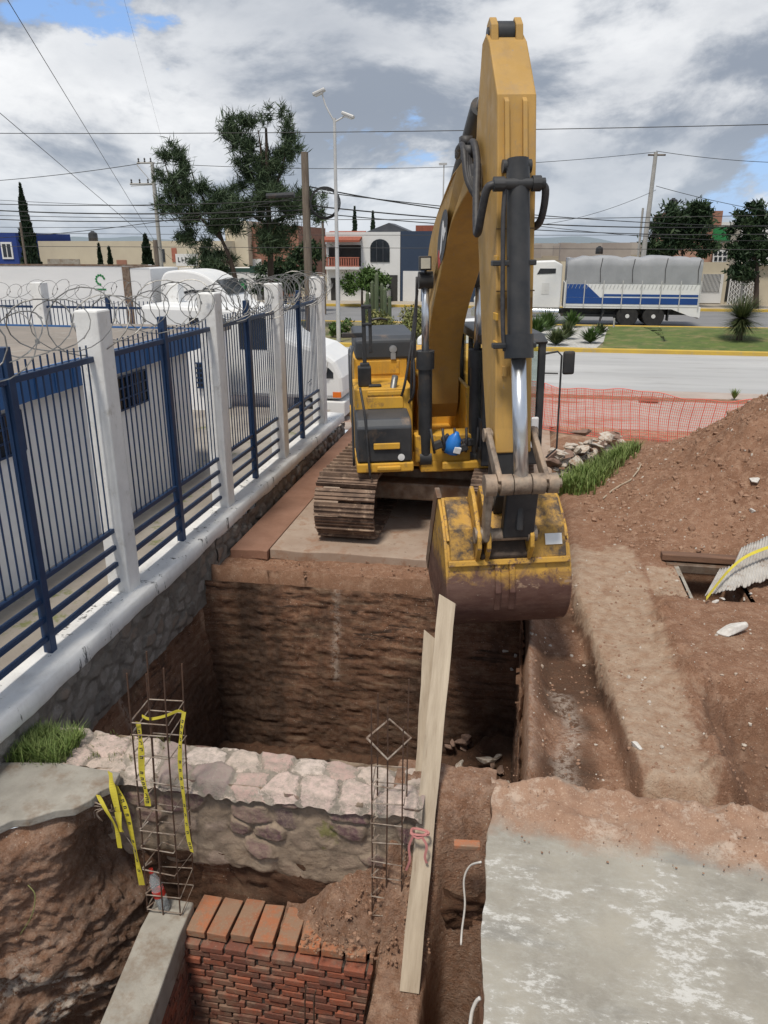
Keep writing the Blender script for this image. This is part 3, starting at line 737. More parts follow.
def coil(x0, y0, z0, axis, length, rad, pitch, wob=.04, seed=0):
    rs = random.Random(seed); mb = MB(); pts = []; n = int(length/pitch*18)
    for i in range(n):
        a = 2*math.pi*i/18; s = length*i/n
        r = rad*(1+.18*math.sin(s*3.1+seed)+.14*math.sin(s*7.7)+.10*math.sin(s*19.3)); dx = r*math.cos(a); dz = r*math.sin(a)*(.92)+.05*math.sin(s*2.3+seed)
        adv = s+pitch*.55*math.sin(a+1.1+.5*math.sin(s*5))
        pts.append((x0+dx, y0+adv, z0+dz) if axis == 'y' else (x0+adv, y0+dx, z0+dz))
    mb.tube(pts, .0065, 4)
    for i in range(0, n, 4):                       # razor barbs
        p = Vector(pts[i]); q = Vector(pts[min(i+1, n-1)]); d = (q-p).normalized(); nrm = d.cross(Vector((0, 0, 1))).normalized()
        u = d*.02; v = nrm*.018
        mb.add([p-u-v, p+u-v, p+u+v, p-u+v, p+d.cross(nrm)*.003], [(0, 1, 4), (1, 2, 4), (2, 3, 4), (3, 0, 4), (3, 2, 1, 0)])
    return mb
cw = coil(FX-.03, 1.5, 3.46, 'y', 8.9, .28, .36, seed=2).build('razor_wire', M_GALV); tag(cw, 'large looping coil of razor wire on the near half of the side fence', 'razor wire')
cw = coil(FX-.03, 10.6, 3.40, 'y', 6.3, .29, .17, seed=5).build('razor_wire', M_GALV); tag(cw, 'dense coil of razor wire around the tops of the far pillars of the side fence', 'razor wire')

# inside the property
flat('yard_ground', -24, -4.6, -3, 18.2, .38, pm('yard_paving', (.34, .31, .27), (.25, .22, .19), 1.2, .9, 0, .3, 20, dirt=(.16, .17, .07), dlo=.58, dhi=.66))
gh = thing('gatehouse', 'low white guardhouse with blue fascia and flat grey roof behind the side fence', 'building', (-5.7, 9, .38))
def G_(mb, name, m, parent, **k):
    off = Vector((-5.7, 9, .38)); mb.v = [tuple(Vector(v)-off) for v in mb.v]; return mb.build(name, m, parent, **k)
M_ROOF = pm('flat_roof_screed', (.30, .26, .225), (.22, .195, .17), 1.0, .95, 0, .2, 30, dirt=(.38, .35, .31), dlo=.55, dhi=.75)
G_(MB().b2(-10.5, -5.7, 0, 12.6, .38, 2.78), 'wall', M_WPLAST, gh)
G_(MB().b2(-10.7, -5.56, -.2, 12.8, 2.785, 2.83), 'roof', M_ROOF, gh)
fa = MB()
for k in range(65):
    yy = -.2+k*.2; fa.b2(-5.555, -5.53+.012*(k % 2), yy, yy+.195, 2.52, 2.86)
G_(fa, 'fascia', M_BLUE2, gh)
G_(MB().b2(-10.6, -5.558, 12.81, 12.84, 2.52, 2.86), 'fascia', M_BLUE2, gh)
for (ya, yb, za, zb) in ((6.6, 7.85, 1.95, 2.42), (9.95, 10.95, 1.95, 2.42), (3.2, 4.4, 1.95, 2.42)):
    wn_ = G_(MB().b2(-5.70, -5.67, ya, yb, za, zb), 'window', M_GLASS, gh)
    gr = MB()
    for k in range(9): gr.b2(-5.665, -5.65, ya+(yb-ya)*k/8-.012, ya+(yb-ya)*k/8+.012, za, zb)
    for k in range(4): gr.b2(-5.667, -5.652, ya, yb, za+(zb-za)*k/3-.012, za+(zb-za)*k/3+.012)
    G_(gr, 'window_grille', M_BLUE, wn_)
# second white block with louvred window, seen between the bars
wb = thing('utility_room', 'small white utility room with a barred navy window beyond the guardhouse', 'building', (-8.5, 17.6, .38))
MB().b2(-1.6, 1.35, 0, .55, 0, 1.9).build('wall', M_WPLAST, wb)
MB().b2(-1.7, 1.45, -.12, .6, 1.9, 1.98).build('roof', M_ROOF, wb)
gw = MB().b2(.75, 1.25, -.05, -.02, .55, 1.15).build('window', M_GLASS, wb)
gr = MB()
for k in range(6): gr.b2(.73, 1.27, -.09, -.07, .55+k*.118, .585+k*.118)
gr.build('louvre', M_BLUE, gw)

# street-side fence (far side of the yard)
BY = 20.0
bf = thing('street_fence', 'white pillars with navy bars closing the yard towards the street', 'fence', (-9, BY, 0))
def B_(mb, name, m, parent, **k):
    off = Vector((-9, BY, 0)); mb.v = [tuple(Vector(v)-off) for v in mb.v]; return mb.build(name, m, parent, **k)
B_(MB().b2(-22, -9.1, BY-.15, BY+.15, 0, .7), 'parapet', M_WPLAST, bf, bevel=.02)
bp = [-21.4, -17.3, -13.25, -9.25]
for xp in bp: B_(MB().b2(xp-.16, xp+.16, BY-.18, BY+.18, .7, 3.25 if xp < -5 else 3.4), 'pillar', M_PILLAR, bf, bevel=.02)
for a, b_ in zip(bp[:-1], bp[1:]):
    pn = MB(); n = 30
    for k in range(n):
        xx = a+.16+(b_-a-.32)*(k+.5)/n; pn.b2(xx-.009, xx+.009, BY-.009, BY+.009, .72, 2.78)
    pnl = B_(pn, 'fence_panel', M_BLUE, bf)
    for zr in (2.6, 1.25, 1.0, .85): B_(MB().b2(a+.16, b_-.16, BY-.03, BY+.03, zr-.03, zr+.03), 'rail', M_BLUE, pnl)
    B_(MB().b2((a+b_)/2-.05, (a+b_)/2+.05, BY-.05, BY+.05, .7, 2.92), 'post', M_BLUE, pnl)
cw = coil(-21, BY, 3.02, 'x', 12.2, .26, .36, seed=8).build('razor_wire', M_GALV); tag(cw, 'loops of razor wire along the street-side fence in front of the white trailer', 'razor wire')

# ================================================================ EXCAVATOR
EXO = Vector((-1.33, 12.85, 0)); HEAD = R(-75.5)
ex = thing('excavator', 'large yellow tracked excavator with raised boom and bucket hanging over the pit', 'excavator', EXO)
UP = Matrix.Rotation(HEAD, 4, 'Z') @ Matrix.Rotation(R(1.15), 4, 'X')   # upper works: swung and leaning slightly
def up(mb, name, m, parent=ex, **k): return mb.build(name, m, parent, xf=UP, **k)
UN = Matrix.Rotation(R(-90), 4, 'Z')                                     # undercarriage: x forward = towards the pit
def un(mb, name, m, parent=ex, **k): return mb.build(name, m, parent, xf=UN, **k)
# tracks
def track_path(l0, l1, r, zc, n):
    pts = []; Ls = l1-l0; per = 2*Ls+2*math.pi*r
    for i in range(n):
        s = per*i/n
        if s < Ls: pts.append((l0+s, zc-r, 0.))
        elif s < Ls+math.pi*r:
            a = (s-Ls)/r; pts.append((l1+r*math.sin(a), zc-r*math.cos(a), a))
        elif s < 2*Ls+math.pi*r:
            t_ = s-Ls-math.pi*r; pts.append((l1-t_, zc+r-.05*math.sin(math.pi*t_/Ls), math.pi))
        else:
            a = (s-2*Ls-math.pi*r)/r; pts.append((l0-r*math.sin(a), zc+r*math.cos(a), math.pi+a))
    return pts
for yc in (-1.13, 1.13):
    fr = MB().b2(-1.75, 1.85, yc-.17, yc+.17, .22, .68); tf = un(fr, 'track_frame', M_DARK, bevel=.04)
    sh_ = MB()
    for (px, pz, a) in track_path(-1.95, 2.05, .45, .50, 50):
        # plate tangent direction: angle a (0 = +x)
        rot = Matrix.Rotation(-a, 3, 'Y'); cpt = Vector((px, yc, pz))
        nrm = rot @ Vector((0, 0, -1))
        sh_.box(cpt, (.188, .90, .028), rot)
        for off, hh in ((-.085, .05), (-.02, .022), (.045, .022)):
            sh_.box(cpt+rot @ Vector((off, 0, 0))+nrm*(hh/2+.012), (.020, .90, hh), rot)
        sh_.box(cpt-nrm*.06, (.15, .20, .10), rot)
    un(sh_, 'track_shoes', M_SHOE, tf, bevel=.004, seg=1)
    for xx, nm in ((2.05, 'idler_wheel'), (-1.95, 'sprocket')):
        un(MB().rev((xx, yc, .50), [(.0, -.12), (.33, -.12), (.36, -.06), (.36, .06), (.33, .12), (.0, .12)], 24, 'y'), nm, M_STEEL, tf, auto=30)
    for k in range(7): un(MB().cyl((-1.45+k*.5, yc-.2, .20), (-1.45+k*.5, yc+.2, .20), .11, n=12), 'roller', M_STEEL, tf)
un(MB().b2(-.9, 1.0, -1.0, 1.0, .45, .80).b2(-1.3, -.7, -1.1, 1.1, .40, .70).b2(.7, 1.35, -1.1, 1.1, .38, .66), 'car_body', M_STEEL, bevel=.03)
un(MB().cyl((0, 0, .8), (0, 0, 1.0), .68, n=32), 'swing_bearing', M_STEEL, auto=30)

# upper structure (x forward, y to the machine's left, z up)
up(MB().b2(-2.6, 1.35, -1.45, 1.24, .98, 1.20).b2(1.2, 1.62, -.18, .62, .98, 1.10), 'deck', M_YEL, bevel=.02)
up(MB().b2(-.6, 1.15, -.36, -.28, 1.2, 2.15).b2(-.6, 1.15, .25, .32, 1.2, 2.15), 'boom_bracket', M_YEL, bevel=.02)
up(MB().b2(1.1, 1.5, -.58, .60, 1.08, 1.5).b2(1.12, 1.5, -.5, .5, .92, 1.1), 'front_cross_plate', M_YEL, bevel=.02)
# right front: toolbox, tank and engine hoods
tb = up(MB().prism([(1.1, 1.24), (1.98, 1.24), (1.98, 1.75), (1.90, 1.86), (1.1, 1.92)], -1.48, -.68), 'toolbox', M_CHAR, bevel=.03)
up(MB().b2(1.975, 1.99, -1.46, -.70, 1.26, 1.74), 'toolbox_door', M_DARK, tb, bevel=.03)
up(MB().b2(1.988, 2.02, -1.24, -.86, 1.44, 1.53), 'door_handle_bar', M_YEL, tb, bevel=.01)
up(MB().cyl((1.985, -.84, 1.31), (1.998, -.84, 1.31), .05, n=20).cyl((1.99, -.84, 1.31), (2.0, -.84, 1.31), .03, n=14), 'round_badge', M_WHITE, tb)
up(MB().b2(1.0, 2.0, -1.49, -.66, 1.09, 1.23).b2(1.99, 2.03, -1.2, -.85, 1.12, 1.19), 'front_step', M_YEL, bevel=.02)
up(MB().b2(.35, 1.35, -1.47, -.60, 1.2, 2.20).b2(1.34, 1.37, -1.28, -.74, 1.9, 2.08).b2(1.34, 1.365, -1.28, -.74, 2.10, 2.17), 'fuel_tank', M_YEL, bevel=.03)
up(MB().b2(-.9, .36, -1.43, -.58, 1.2, 2.52).b2(.35, .375, -1.3, -.7, 2.26, 2.48), 'hydraulic_tank', M_YEL, bevel=.03)
hood = up(MB().prism([(-1.5, 2.4), (-.1, 2.4), (.38, 2.5), (.38, 2.80), (.25, 2.86), (-1.5, 2.86)], -1.40, -.42), 'tank_cover', M_CHAR, bevel=.04)
up(MB().cyl((.375, -.80, 2.66), (.40, -.80, 2.66), .06, n=16).cyl((.395, -.80, 2.66), (.41, -.80, 2.66), .035, n=12).b2(.38, .4, -.84, -.76, 2.5, 2.6), 'latch', M_CHROME, hood)
up(MB().prism([(-3.1, 1.15), (-.6, 1.15), (-.6, 2.35), (-3.0, 2.30)], -1.40, 1.40), 'engine_hood', M_YEL, bevel=.05)
up(MB().prism([(-3.6, 1.0), (-3.05, 1.0), (-3.05, 2.25), (-3.35, 2.28), (-3.65, 1.9), (-3.72, 1.4)], -1.42, 1.42), 'counterweight', M_CHAR, bevel=.08)
up(MB().cyl((-2.0, .1, 2.3), (-2.0, .1, 2.7), .09, n=14).tube([(-2.0, .1, 2.68), (-2.02, .1, 2.8), (-2.15, .1, 2.85)], .085, 12), 'exhaust', M_DARK)
# handrails and the black mirror / light bracket on the right
def rail(pts, r=.018, nm='handrail', m=M_DARK): return up(MB().tube(spline(pts, 5), r, 8), nm, m, smooth=True)
rail([(1.6, -1.52, 1.1), (1.6, -1.52, 1.9), (1.45, -1.52, 2.55), (1.2, -1.48, 2.75), (.9, -1.45, 2.8)], .018, m=M_CHAR)
rail([(1.05, -1.5, 2.2), (1.0, -1.5, 2.65), (.6, -1.48, 2.75), (.2, -1.46, 2.6)], .016, m=M_GALV)
rail([(2.03, -1.30, 1.02), (2.05, -1.32, 1.3), (1.95, -1.35, 1.9), (1.75, -1.4, 2.3)], .018)
mbk = up(MB().b2(.98, 1.12, -1.36, -1.22, 2.2, 2.55).b2(1.02, 1.08, -1.32, -1.26, 2.5, 3.38).b2(1.02, 1.08, -1.22, -1.17, 2.7, 3.38).b2(1.02, 1.08, -1.32, -1.17, 3.34, 3.40).b2(1.01, 1.09, -1.32, -1.17, 3.10, 3.14), 'mirror_bracket', M_DARK, bevel=.01)
up(MB().b2(.98, 1.06, -1.62, -1.28, 2.93, 3.0), 'side_mirror', M_DARK, mbk, bevel=.01)
up(MB().tube([(1.05, -1.2, 3.18), (1.05, -1.05, 3.2), (1.0, -.93, 3.17)], .02, 8), 'bracket_arm', M_DARK, mbk, bevel=.01)
up(MB().box((1.08, -1.30, 2.36), (.16, .2, .3), Matrix.Rotation(.1, 3, 'Y')).b2(1.1, 1.2, -1.25, -1.05, 2.2, 2.24), 'bracket_foot', M_DARK, mbk, bevel=.02)
# cab on the machine's left
cb = MB()
for (x0, y0) in ((1.88, .40), (1.88, 1.20), (.75, .40), (.75, 1.20), (-.05, .40), (-.05, 1.20)):
    cb.b2(x0-.05, x0+.05, y0-.05, y0+.05, 1.15, 2.88)
cb.b2(-.10, 1.93, .35, 1.25, 1.10, 1.34); cb.b2(1.86, 1.93, .35, 1.25, 1.3, 1.55)
cab = up(cb, 'cab', M_DARK, bevel=.02)
up(MB().prism([(-.12, 2.86), (1.93, 2.86), (1.97, 2.90), (1.7, 2.99), (0, 3.02), (-.12, 2.98)], .33, 1.27), 'cab_roof', M_DARK, cab, bevel=.03)
up(MB().b2(-.1, -.02, .4, 1.20, 1.3, 1.9).b2(-.02, 1.85, .37, .40, 1.3, 1.75), 'cab_panel', M_CHAR, cab)
up(MB().b2(1.885, 1.895, .45, 1.15, 1.55, 2.86), 'windscreen', M_CABGL, cab)
up(MB().b2(.02, 1.84, .383, .39, 1.76, 2.86), 'side_window', M_CABGL, cab)
up(MB().b2(.02, 1.84, 1.21, 1.217, 1.5, 2.86), 'side_window', M_CABGL, cab)
up(MB().b2(.3, .85, .58, 1.02, 1.5, 1.72).prism([(.28, 1.7), (.42, 1.7), (.30, 2.55), (.14, 2.55)], .62, .98), 'driver_seat', M_CHAR, cab, bevel=.04)
mr = up(MB().tube([(1.9, 1.22, 2.72), (1.98, 1.40, 2.76), (1.98, 1.46, 2.70), (1.98, 1.46, 1.35), (1.93, 1.32, 1.2)], .014, 8).tube([(1.9, 1.22, 2.45), (1.98, 1.42, 2.45)], .012, 6), 'mirror_arm', M_DARK, cab)
up(MB().box((2.0, 1.56, 2.60), (.07, .17, .33)), 'mirror', M_DARK, cab, bevel=.03)
up(MB().tube([(1.95, .5, 1.6), (1.96, .9, 2.1), (1.96, 1.0, 2.5)], .012, 6), 'wiper', M_DARK, cab)
gj = up(MB().box((1.97, 1.12, 1.62), (.05, .11, .42)).box((1.97, 1.10, 1.45), (.06, .13, .16)), 'door_pad', M_WHITE, cab, bevel=.03)

M_MUD0 = pm('dark_seam', (.22, .13, .05), (.16, .10, .05), 8, .6)
M_RUSTP = pm('brown_worn_paint', (.30, .17, .05), (.24, .13, .045), 8, .6)
# boom
bt = spline([(.05, 2.30), (.30, 3.15), (.78, 3.98), (1.35, 4.42), (2.3, 4.78), (3.4, 5.10), (4.12, 5.36)], 6)
bb = spline([(4.30, 5.00), (3.5, 4.72), (2.75, 4.30), (2.1, 3.82), (1.45, 3.38), (1.0, 2.95), (.72, 2.40), (.62, 1.80)], 6)
prof = bt+bb+[(.45, 1.55), (.2, 1.55), (.0, 1.80)]
bmb = MB().prism(prof, -.30, .22); bmb.v = [(x, y if x < 3.0 else -.03+(y+.03)*(1-.48*min((x-3.0)/1.0, 1)), z) for x, y, z in bmb.v]
boom = up(bmb, 'boom', M_YELB, bevel=.015)
up(MB().cyl((.32, -.40, 1.85), (.32, .36, 1.85), .13, n=20), 'boom_foot_pin', M_STEEL, boom)
# emblem on the flank: dark shield, white triangle-topped strokes, red lower corner
ey = -.306
def plate(poly, y, th, m, nm): return up(MB().prism(poly, y-th, y), nm, m, boom)
EC = (2.35, 4.30)
def ept(u, v): return (EC[0]+u*.84-v*.54, EC[1]+u*.54+v*.84)
oval = [ept(.52*math.cos(a)*(1 if abs(math.cos(a)) < .7 else .96), .24*math.sin(a)) for a in [2*math.pi*i/28 for i in range(28)]]
M_RED = pm('decal_red', (.45, .03, .02), (.4, .03, .02), 2, .5, 0, .02)
plate(oval, ey, .004, M_CHAR, 'emblem')
plate([ept(-.30, -.10), ept(.10, .12), ept(.20, .12), ept(.20, -.02), ept(.30, -.04), ept(.28, -.10), ept(.08, -.10), ept(.08, .0), ept(-.12, -.11)], ey-.005, .004, M_WHITE, 'emblem_lettering')
plate([ept(-.46, -.17), ept(-.30, -.19), ept(-.30, .02), ept(-.44, .0)], ey-.005, .004, M_RED, 'emblem_corner')
# boom cylinders
for yy in (-.42, .35):
    bc = up(MB().cyl((1.42, yy, 1.15), (1.46, yy, 2.62), .105, n=20).cyl((1.455, yy, 2.5), (1.465, yy, 2.76), .135, n=20).cyl((1.42, yy-.09, 1.13), (1.42, yy+.09, 1.13), .12, n=16), 'boom_cylinder', M_DARK, auto=30)
    up(MB().cyl((1.465, yy, 2.7), (1.52, yy, 3.72), .055, n=16), 'piston_rod', M_CHROME, bc, smooth=True)
    up(MB().cyl((1.52, yy-.10, 3.75), (1.52, yy+.10, 3.75), .12, n=16), 'rod_eye', M_DARK, bc, auto=30)
wl = up(MB().box((1.62, -.44, 3.98), (.12, .17, .19)).tube([(1.55, -.42, 3.75), (1.6, -.43, 3.9)], .02, 6), 'work_light', M_DARK, bevel=.02)
up(MB().b2(1.68, 1.69, -.505, -.375, 3.91, 4.05), 'light_lens', pm('lamp_lens', (.6, .58, .5), (.5, .5, .45), 8, .15), wl)
up(MB().tube(spline([(1.3, -.62, 1.9), (1.5, -.62, 2.6), (1.5, -.56, 3.2), (1.6, -.55, 3.8)], 5), .02, 6), 'hose', M_HOSE, smooth=True)
up(MB().tube(spline([(1.2, -.80, 1.92), (1.45, -.72, 2.3), (1.3, -.60, 2.9), (1.2, -.5, 3.6)], 5), .022, 6), 'hose', M_HOSE, smooth=True)
up(MB().tube(spline([(1.25, -.68, 1.92), (1.55, -.60, 2.2), (1.45, -.60, 2.9)], 5), .02, 6), 'hose', M_HOSE, smooth=True)
up(MB().tube(spline([(1.3, -.92, 1.88), (1.3, -.90, 2.1), (1.15, -.84, 2.35)], 5), .05, 8), 'filler_neck', M_GALV, smooth=True)
# stick cylinder on top of the boom
scy = up(MB().cyl((1.6, .02, 5.0), (3.1, .02, 5.70), .12, n=18), 'stick_cylinder', M_DARK, auto=30)
up(MB().cyl((3.1, .02, 5.70), (4.25, .02, 6.15), .06, n=14), 'piston_rod', M_CHROME, scy, smooth=True)
# stick (dipper)
SW = .185
spf = [(4.16, 6.10), (4.34, 6.14), (4.50, 6.04), (4.93, 5.52), (5.02, 4.9), (5.12, 3.6), (5.24, 2.45), (5.28, 2.2), (4.85, 2.2), (4.55, 2.9), (4.22, 4.0), (3.96, 4.75), (3.90, 5.05), (3.95, 5.45)]
stick = up(MB().prism(spf, -SW, SW), 'stick', M_YELB, bevel=.015)
up(MB().prism([(4.9, 2.22), (5.26, 2.22), (5.32, 1.75), (5.2, 1.52), (5.0, 1.52), (4.86, 1.75)], -SW+.015, SW-.015), 'stick_nose', M_DARK, stick, bevel=.01)
up(MB().prism([(4.20, 6.08), (4.48, 5.98), (4.44, 6.20), (4.34, 6.28), (4.22, 6.24)], -.155, -.085).prism([(4.20, 6.08), (4.48, 5.98), (4.44, 6.20), (4.34, 6.28), (4.22, 6.24)], .085, .155), 'rear_lug', M_YELB, stick, bevel=.008)
up(MB().cyl((4.32, -.17, 6.14), (4.32, .16, 6.14), .06, n=16).cyl((4.32, -.08, 6.14), (4.32, .08, 6.14), .11, n=18), 'rear_pin', M_DARK, stick, auto=30)
# wear plates / stiffeners on the face (two raised ribs running into the cylinder lugs)
for yy in (-.10, .07):
    up(MB().prism([(4.93, 5.50), (4.985, 5.46), (5.10, 4.80), (5.16, 4.68), (5.12, 4.55), (5.02, 4.6), (4.98, 5.0)], yy-.022, yy+.022), 'cylinder_lug', M_YELB, stick, bevel=.008)
for (zz_s, yy) in ((3.02, -.10), (3.02, -.02)):
    up(MB().box((5.195, yy, zz_s), (.04, .045, .11)), 'tie_block', M_YELB, stick, bevel=.01)
for zz_s in (4.08, 3.55, 3.28): up(MB().box((5.09+(4.08-zz_s)*.09, -SW-.004, zz_s), (.16, .02, .07)), 'clamp_pad', M_YEL, stick, bevel=.005)
wp_ = MB()
for (xx, z1) in ((5.05, 4.35), (5.12, 3.78)): wp_.b2(xx-.001, xx+.02, -SW-.003, SW+.003, z1, z1+.012)
up(wp_, 'weld_seam', M_MUD0, stick)
for (yy, zz_s, w_, h_) in ((-.12, 3.62, .09, .10), (.145, 3.62, .06, .10)): up(MB().b2(5.115, 5.128, yy-w_/2, yy+w_/2, zz_s, zz_s+h_), 'worn_patch', M_RUSTP, stick)
# bucket cylinder
bcy = up(MB().cyl((5.13, -.015, 4.88), (5.42, -.015, 3.24), .108, n=22).cyl((5.12, -.015, 4.96), (5.14, -.015, 4.80), .10, n=18).cyl((5.395, -.015, 3.40), (5.43, -.015, 3.18), .14, n=22).cyl((5.08, -.15, 4.90), (5.08, .12, 4.90), .06, n=14), 'bucket_cylinder', M_DARK, auto=30)
up(MB().cyl((5.41, -.015, 3.2), (5.72, -.015, 1.98), .072, n=20), 'piston_rod', M_CHROME, bcy, smooth=True)
up(MB().cyl((5.715, -.10, 2.0), (5.715, .07, 2.0), .10, n=18), 'rod_eye', M_PIN, bcy, auto=30)
for zz_s in (4.05, 3.3): up(MB().box((5.33-(zz_s-3.7)*.17, -.06, zz_s), (.10, .42, .05)), 'pipe_clamp', M_DARK, bcy, bevel=.01)
up(MB().cyl((5.22, -.22, 4.74), (5.22, .22, 4.74), .05, n=14).cyl((5.22, -.26, 4.74), (5.22, -.16, 4.74), .065, n=12).cyl((5.22, .10, 4.74), (5.22, .18, 4.74), .07, n=12), 'port_fitting', M_DARK, bcy, auto=30)
up(MB().tube(spline([(5.22, -.15, 4.72), (5.27, -.17, 4.4), (5.38, -.17, 3.5), (5.42, -.15, 3.25)], 5), .022, 8), 'pipe', M_HOSE, bcy, smooth=True)
up(MB().tube(spline([(5.20, -.24, 4.74), (5.18, -.31, 4.70), (5.10, -.34, 4.50), (5.0, -.35, 4.34), (4.85, -.34, 4.36), (4.6, -.30, 4.7), (4.4, -.26, 5.0), (4.2, -.26, 5.2), (3.9, -.26, 5.2)], 6), .038, 8), 'hose', M_HOSE, bcy, smooth=True)
up(MB().tube(spline([(5.20, .17, 4.74), (5.20, .235, 4.68), (5.08, .23, 4.42), (4.8, .18, 4.34)], 6), .036, 8), 'hose', M_HOSE, bcy, smooth=True)
hb = MB()
for k in range(4): hb.tube(spline([(4.45, -.22-.012*k, 4.55+.03*k), (4.35, -.29-.02*k, 4.85), (4.15, -.30-.02*k, 5.08+.03*k), (3.8, -.30-.015*k, 5.20), (3.3, -.28, 5.16+.02*k)], 6), .032, 8)
hb.box((4.12, -.30, 5.12), (.20, .13, .12)); hb.box((4.30, -.26, 4.86), (.14, .10, .26)); hb.box((3.95, -.30, 5.24), (.14, .12, .10))
up(hb, 'hose_bundle', M_HOSE, smooth=True)
# linkage
lk = MB()
def arm(mb, p, q, y0, y1, wa, wb):
    p = Vector((p[0], 0, p[1])); q = Vector((q[0], 0, q[1])); d = (q-p).normalized(); n = Vector((-d.z, 0, d.x))
    pts = [p-n*wa-d*wa*.6, p+n*wa-d*wa*.6, q+n*wb+d*wb*.6, q-n*wb+d*wb*.6]
    mb.prism([(v.x, v.z) for v in pts], y0, y1)
for y0, y1 in ((-.26, -.205), (.205, .26)):
    up((lambda m: (arm(m, (5.12, 2.38), (5.70, 2.02), y0, y1, .055, .09), m)[1])(MB()), 'tilt_link', M_PIN, bevel=.015)
up(MB().cyl((5.12, -.27, 2.36), (5.12, .27, 2.36), .05, n=16).cyl((5.12, -.28, 2.36), (5.12, -.20, 2.36), .07, n=16).cyl((5.12, .20, 2.36), (5.12, .28, 2.36), .07, n=16), 'link_pin', M_PIN, auto=30)
jp = up(MB().cyl((5.71, -.36, 2.0), (5.71, .30, 2.0), .065, n=18).cyl((5.71, -.38, 2.0), (5.71, -.27, 2.0), .11, n=18).cyl((5.71, .24, 2.0), (5.71, .34, 2.0), .10, n=18)
        .cyl((5.71, -.23, 2.0), (5.71, -.11, 2.0), .105, n=18).cyl((5.71, .08, 2.0), (5.71, .21, 2.0), .105, n=18).cyl((5.71, .38, 2.0), (5.71, .33, 2.0), .05, n=12), 'joint_pin', M_PIN, auto=30)
pl_ = MB(); arm(pl_, (5.71, 2.0), (5.58, 1.46), -.36, -.30, .085, .10); 
up(pl_, 'power_link', M_PIN, bevel=.02)
pl_ = MB(); arm(pl_, (5.68, 1.92), (5.56, 1.46), -.16, .16, .055, .075); pl_.b2(5.62, 5.70, -.04, .03, 1.5, 1.85)
up(pl_, 'power_link', M_DARK, bevel=.02)
UPB = UP @ Matrix.Translation((5.35, -.05, 1.44)) @ Matrix.Diagonal((.90, .885, .88, 1)) @ Matrix.Translation((-5.38, 0.0, -1.42))
def upb(mb, name, m, parent=ex, **k): return mb.build(name, m, parent, xf=UPB, **k)
# bucket
BW0, BW1 = -.735, .70
curve = spline([(4.98, 1.62), (5.28, 1.42), (5.46, 1.22), (5.60, .95), (5.66, .68), (5.60, .40), (5.40, .17), (5.08, .05), (4.55, .08), (4.0, .30)], 5)
def normal_off(pts, d):
    out = []
    for i, p in enumerate(pts):
        a = Vector(pts[max(i-1, 0)]); b_ = Vector(pts[min(i+1, len(pts)-1)]); t_ = (b_-a).normalized(); out.append((p[0]-(-t_.y)*-d*-1 if 0 else p[0]+t_.y*d*1, p[1]-t_.x*d))
    return out
inner = [(p[0]+(5.0-p[0])*.045, p[1]+(.85-p[1])*.045) for p in curve]
t = NT('worn_bucket_paint'); g2 = t.new('SeparateXYZ'); t.lk(t.tc.outputs['Object'], g2.inputs[0])
zf = t.math('ADD', g2.outputs[2], t.math('MULTIPLY', t.noise(5, 9, .75, dist=.5), .55))
c = t.mix(t.ramp(t.noise(3, 8, .7), .4, .6), (.54, .31, .055), (.44, .25, .05))
c = t.mix(t.ramp(t.noise(7, 6, .8, cap=8), .53, .60), c, (.16, .09, .055))
c = t.mix(t.ramp(t.noise(3, 6, .8, cap=8), .54, .66, 0, .8), c, (.36, .23, .09))
c = t.mix(t.ramp(zf, 1.32, 1.16, 0, 1), c, t.mix(t.ramp(t.noise(6, 9, .7, stretch=(.4, .4, 1.5)), .4, .65), (.105, .052, .042), (.16, .092, .072)))
c = t.mix(t.ramp(t.math('ADD', t.noise(3, 10, .72, stretch=(1, 1, 2.2)), t.ramp(g2.outputs[2], .5, .1, 0, .14)), .62, .68), c, (.33, .22, .15))
c = t.mix(t.ramp(t.noise(16, 10, .8), .66, .70), c, (.42, .36, .28))
M_BKT = t.out(c, t.ramp(t.noise(8, 6), .3, .7, .42, .75), .15, t.bump(t.noise(18, 9, .75), .3, .012), .4)
bk = upb(MB().prism(curve+inner[::-1], BW0, BW1), 'bucket', M_BKT, auto=35)
sidep = curve+[(3.94, .44), (4.60, 1.58), (4.86, 1.66)]
for y0, y1, nm in ((BW0-.03, BW0+.012, 'side_plate'), (BW1-.012, BW1+.03, 'side_plate')):
    upb(MB().prism(sidep, y0, y1), nm, M_BKT, bk, bevel=.008)
    upb(MB().prism([(3.86, .40), (4.02, .30), (4.95, 1.66), (4.72, 1.72)], y0-.012, y1+.012), 'side_cutter', M_STEEL, bk, bevel=.01)
for k in range(5):
    yy = BW0+.1+k*(BW1-BW0-.2)/4; upb(MB().prism([(4.1, .22), (4.05, .36), (3.62, .52), (3.60, .46)], yy-.06, yy+.06), 'tooth', M_STEEL, bk, bevel=.01)
M_GUS = yellow('greasy_bucket_paint', (.50, .28, .05), (.075, .052, .036), .42, .60, .55)
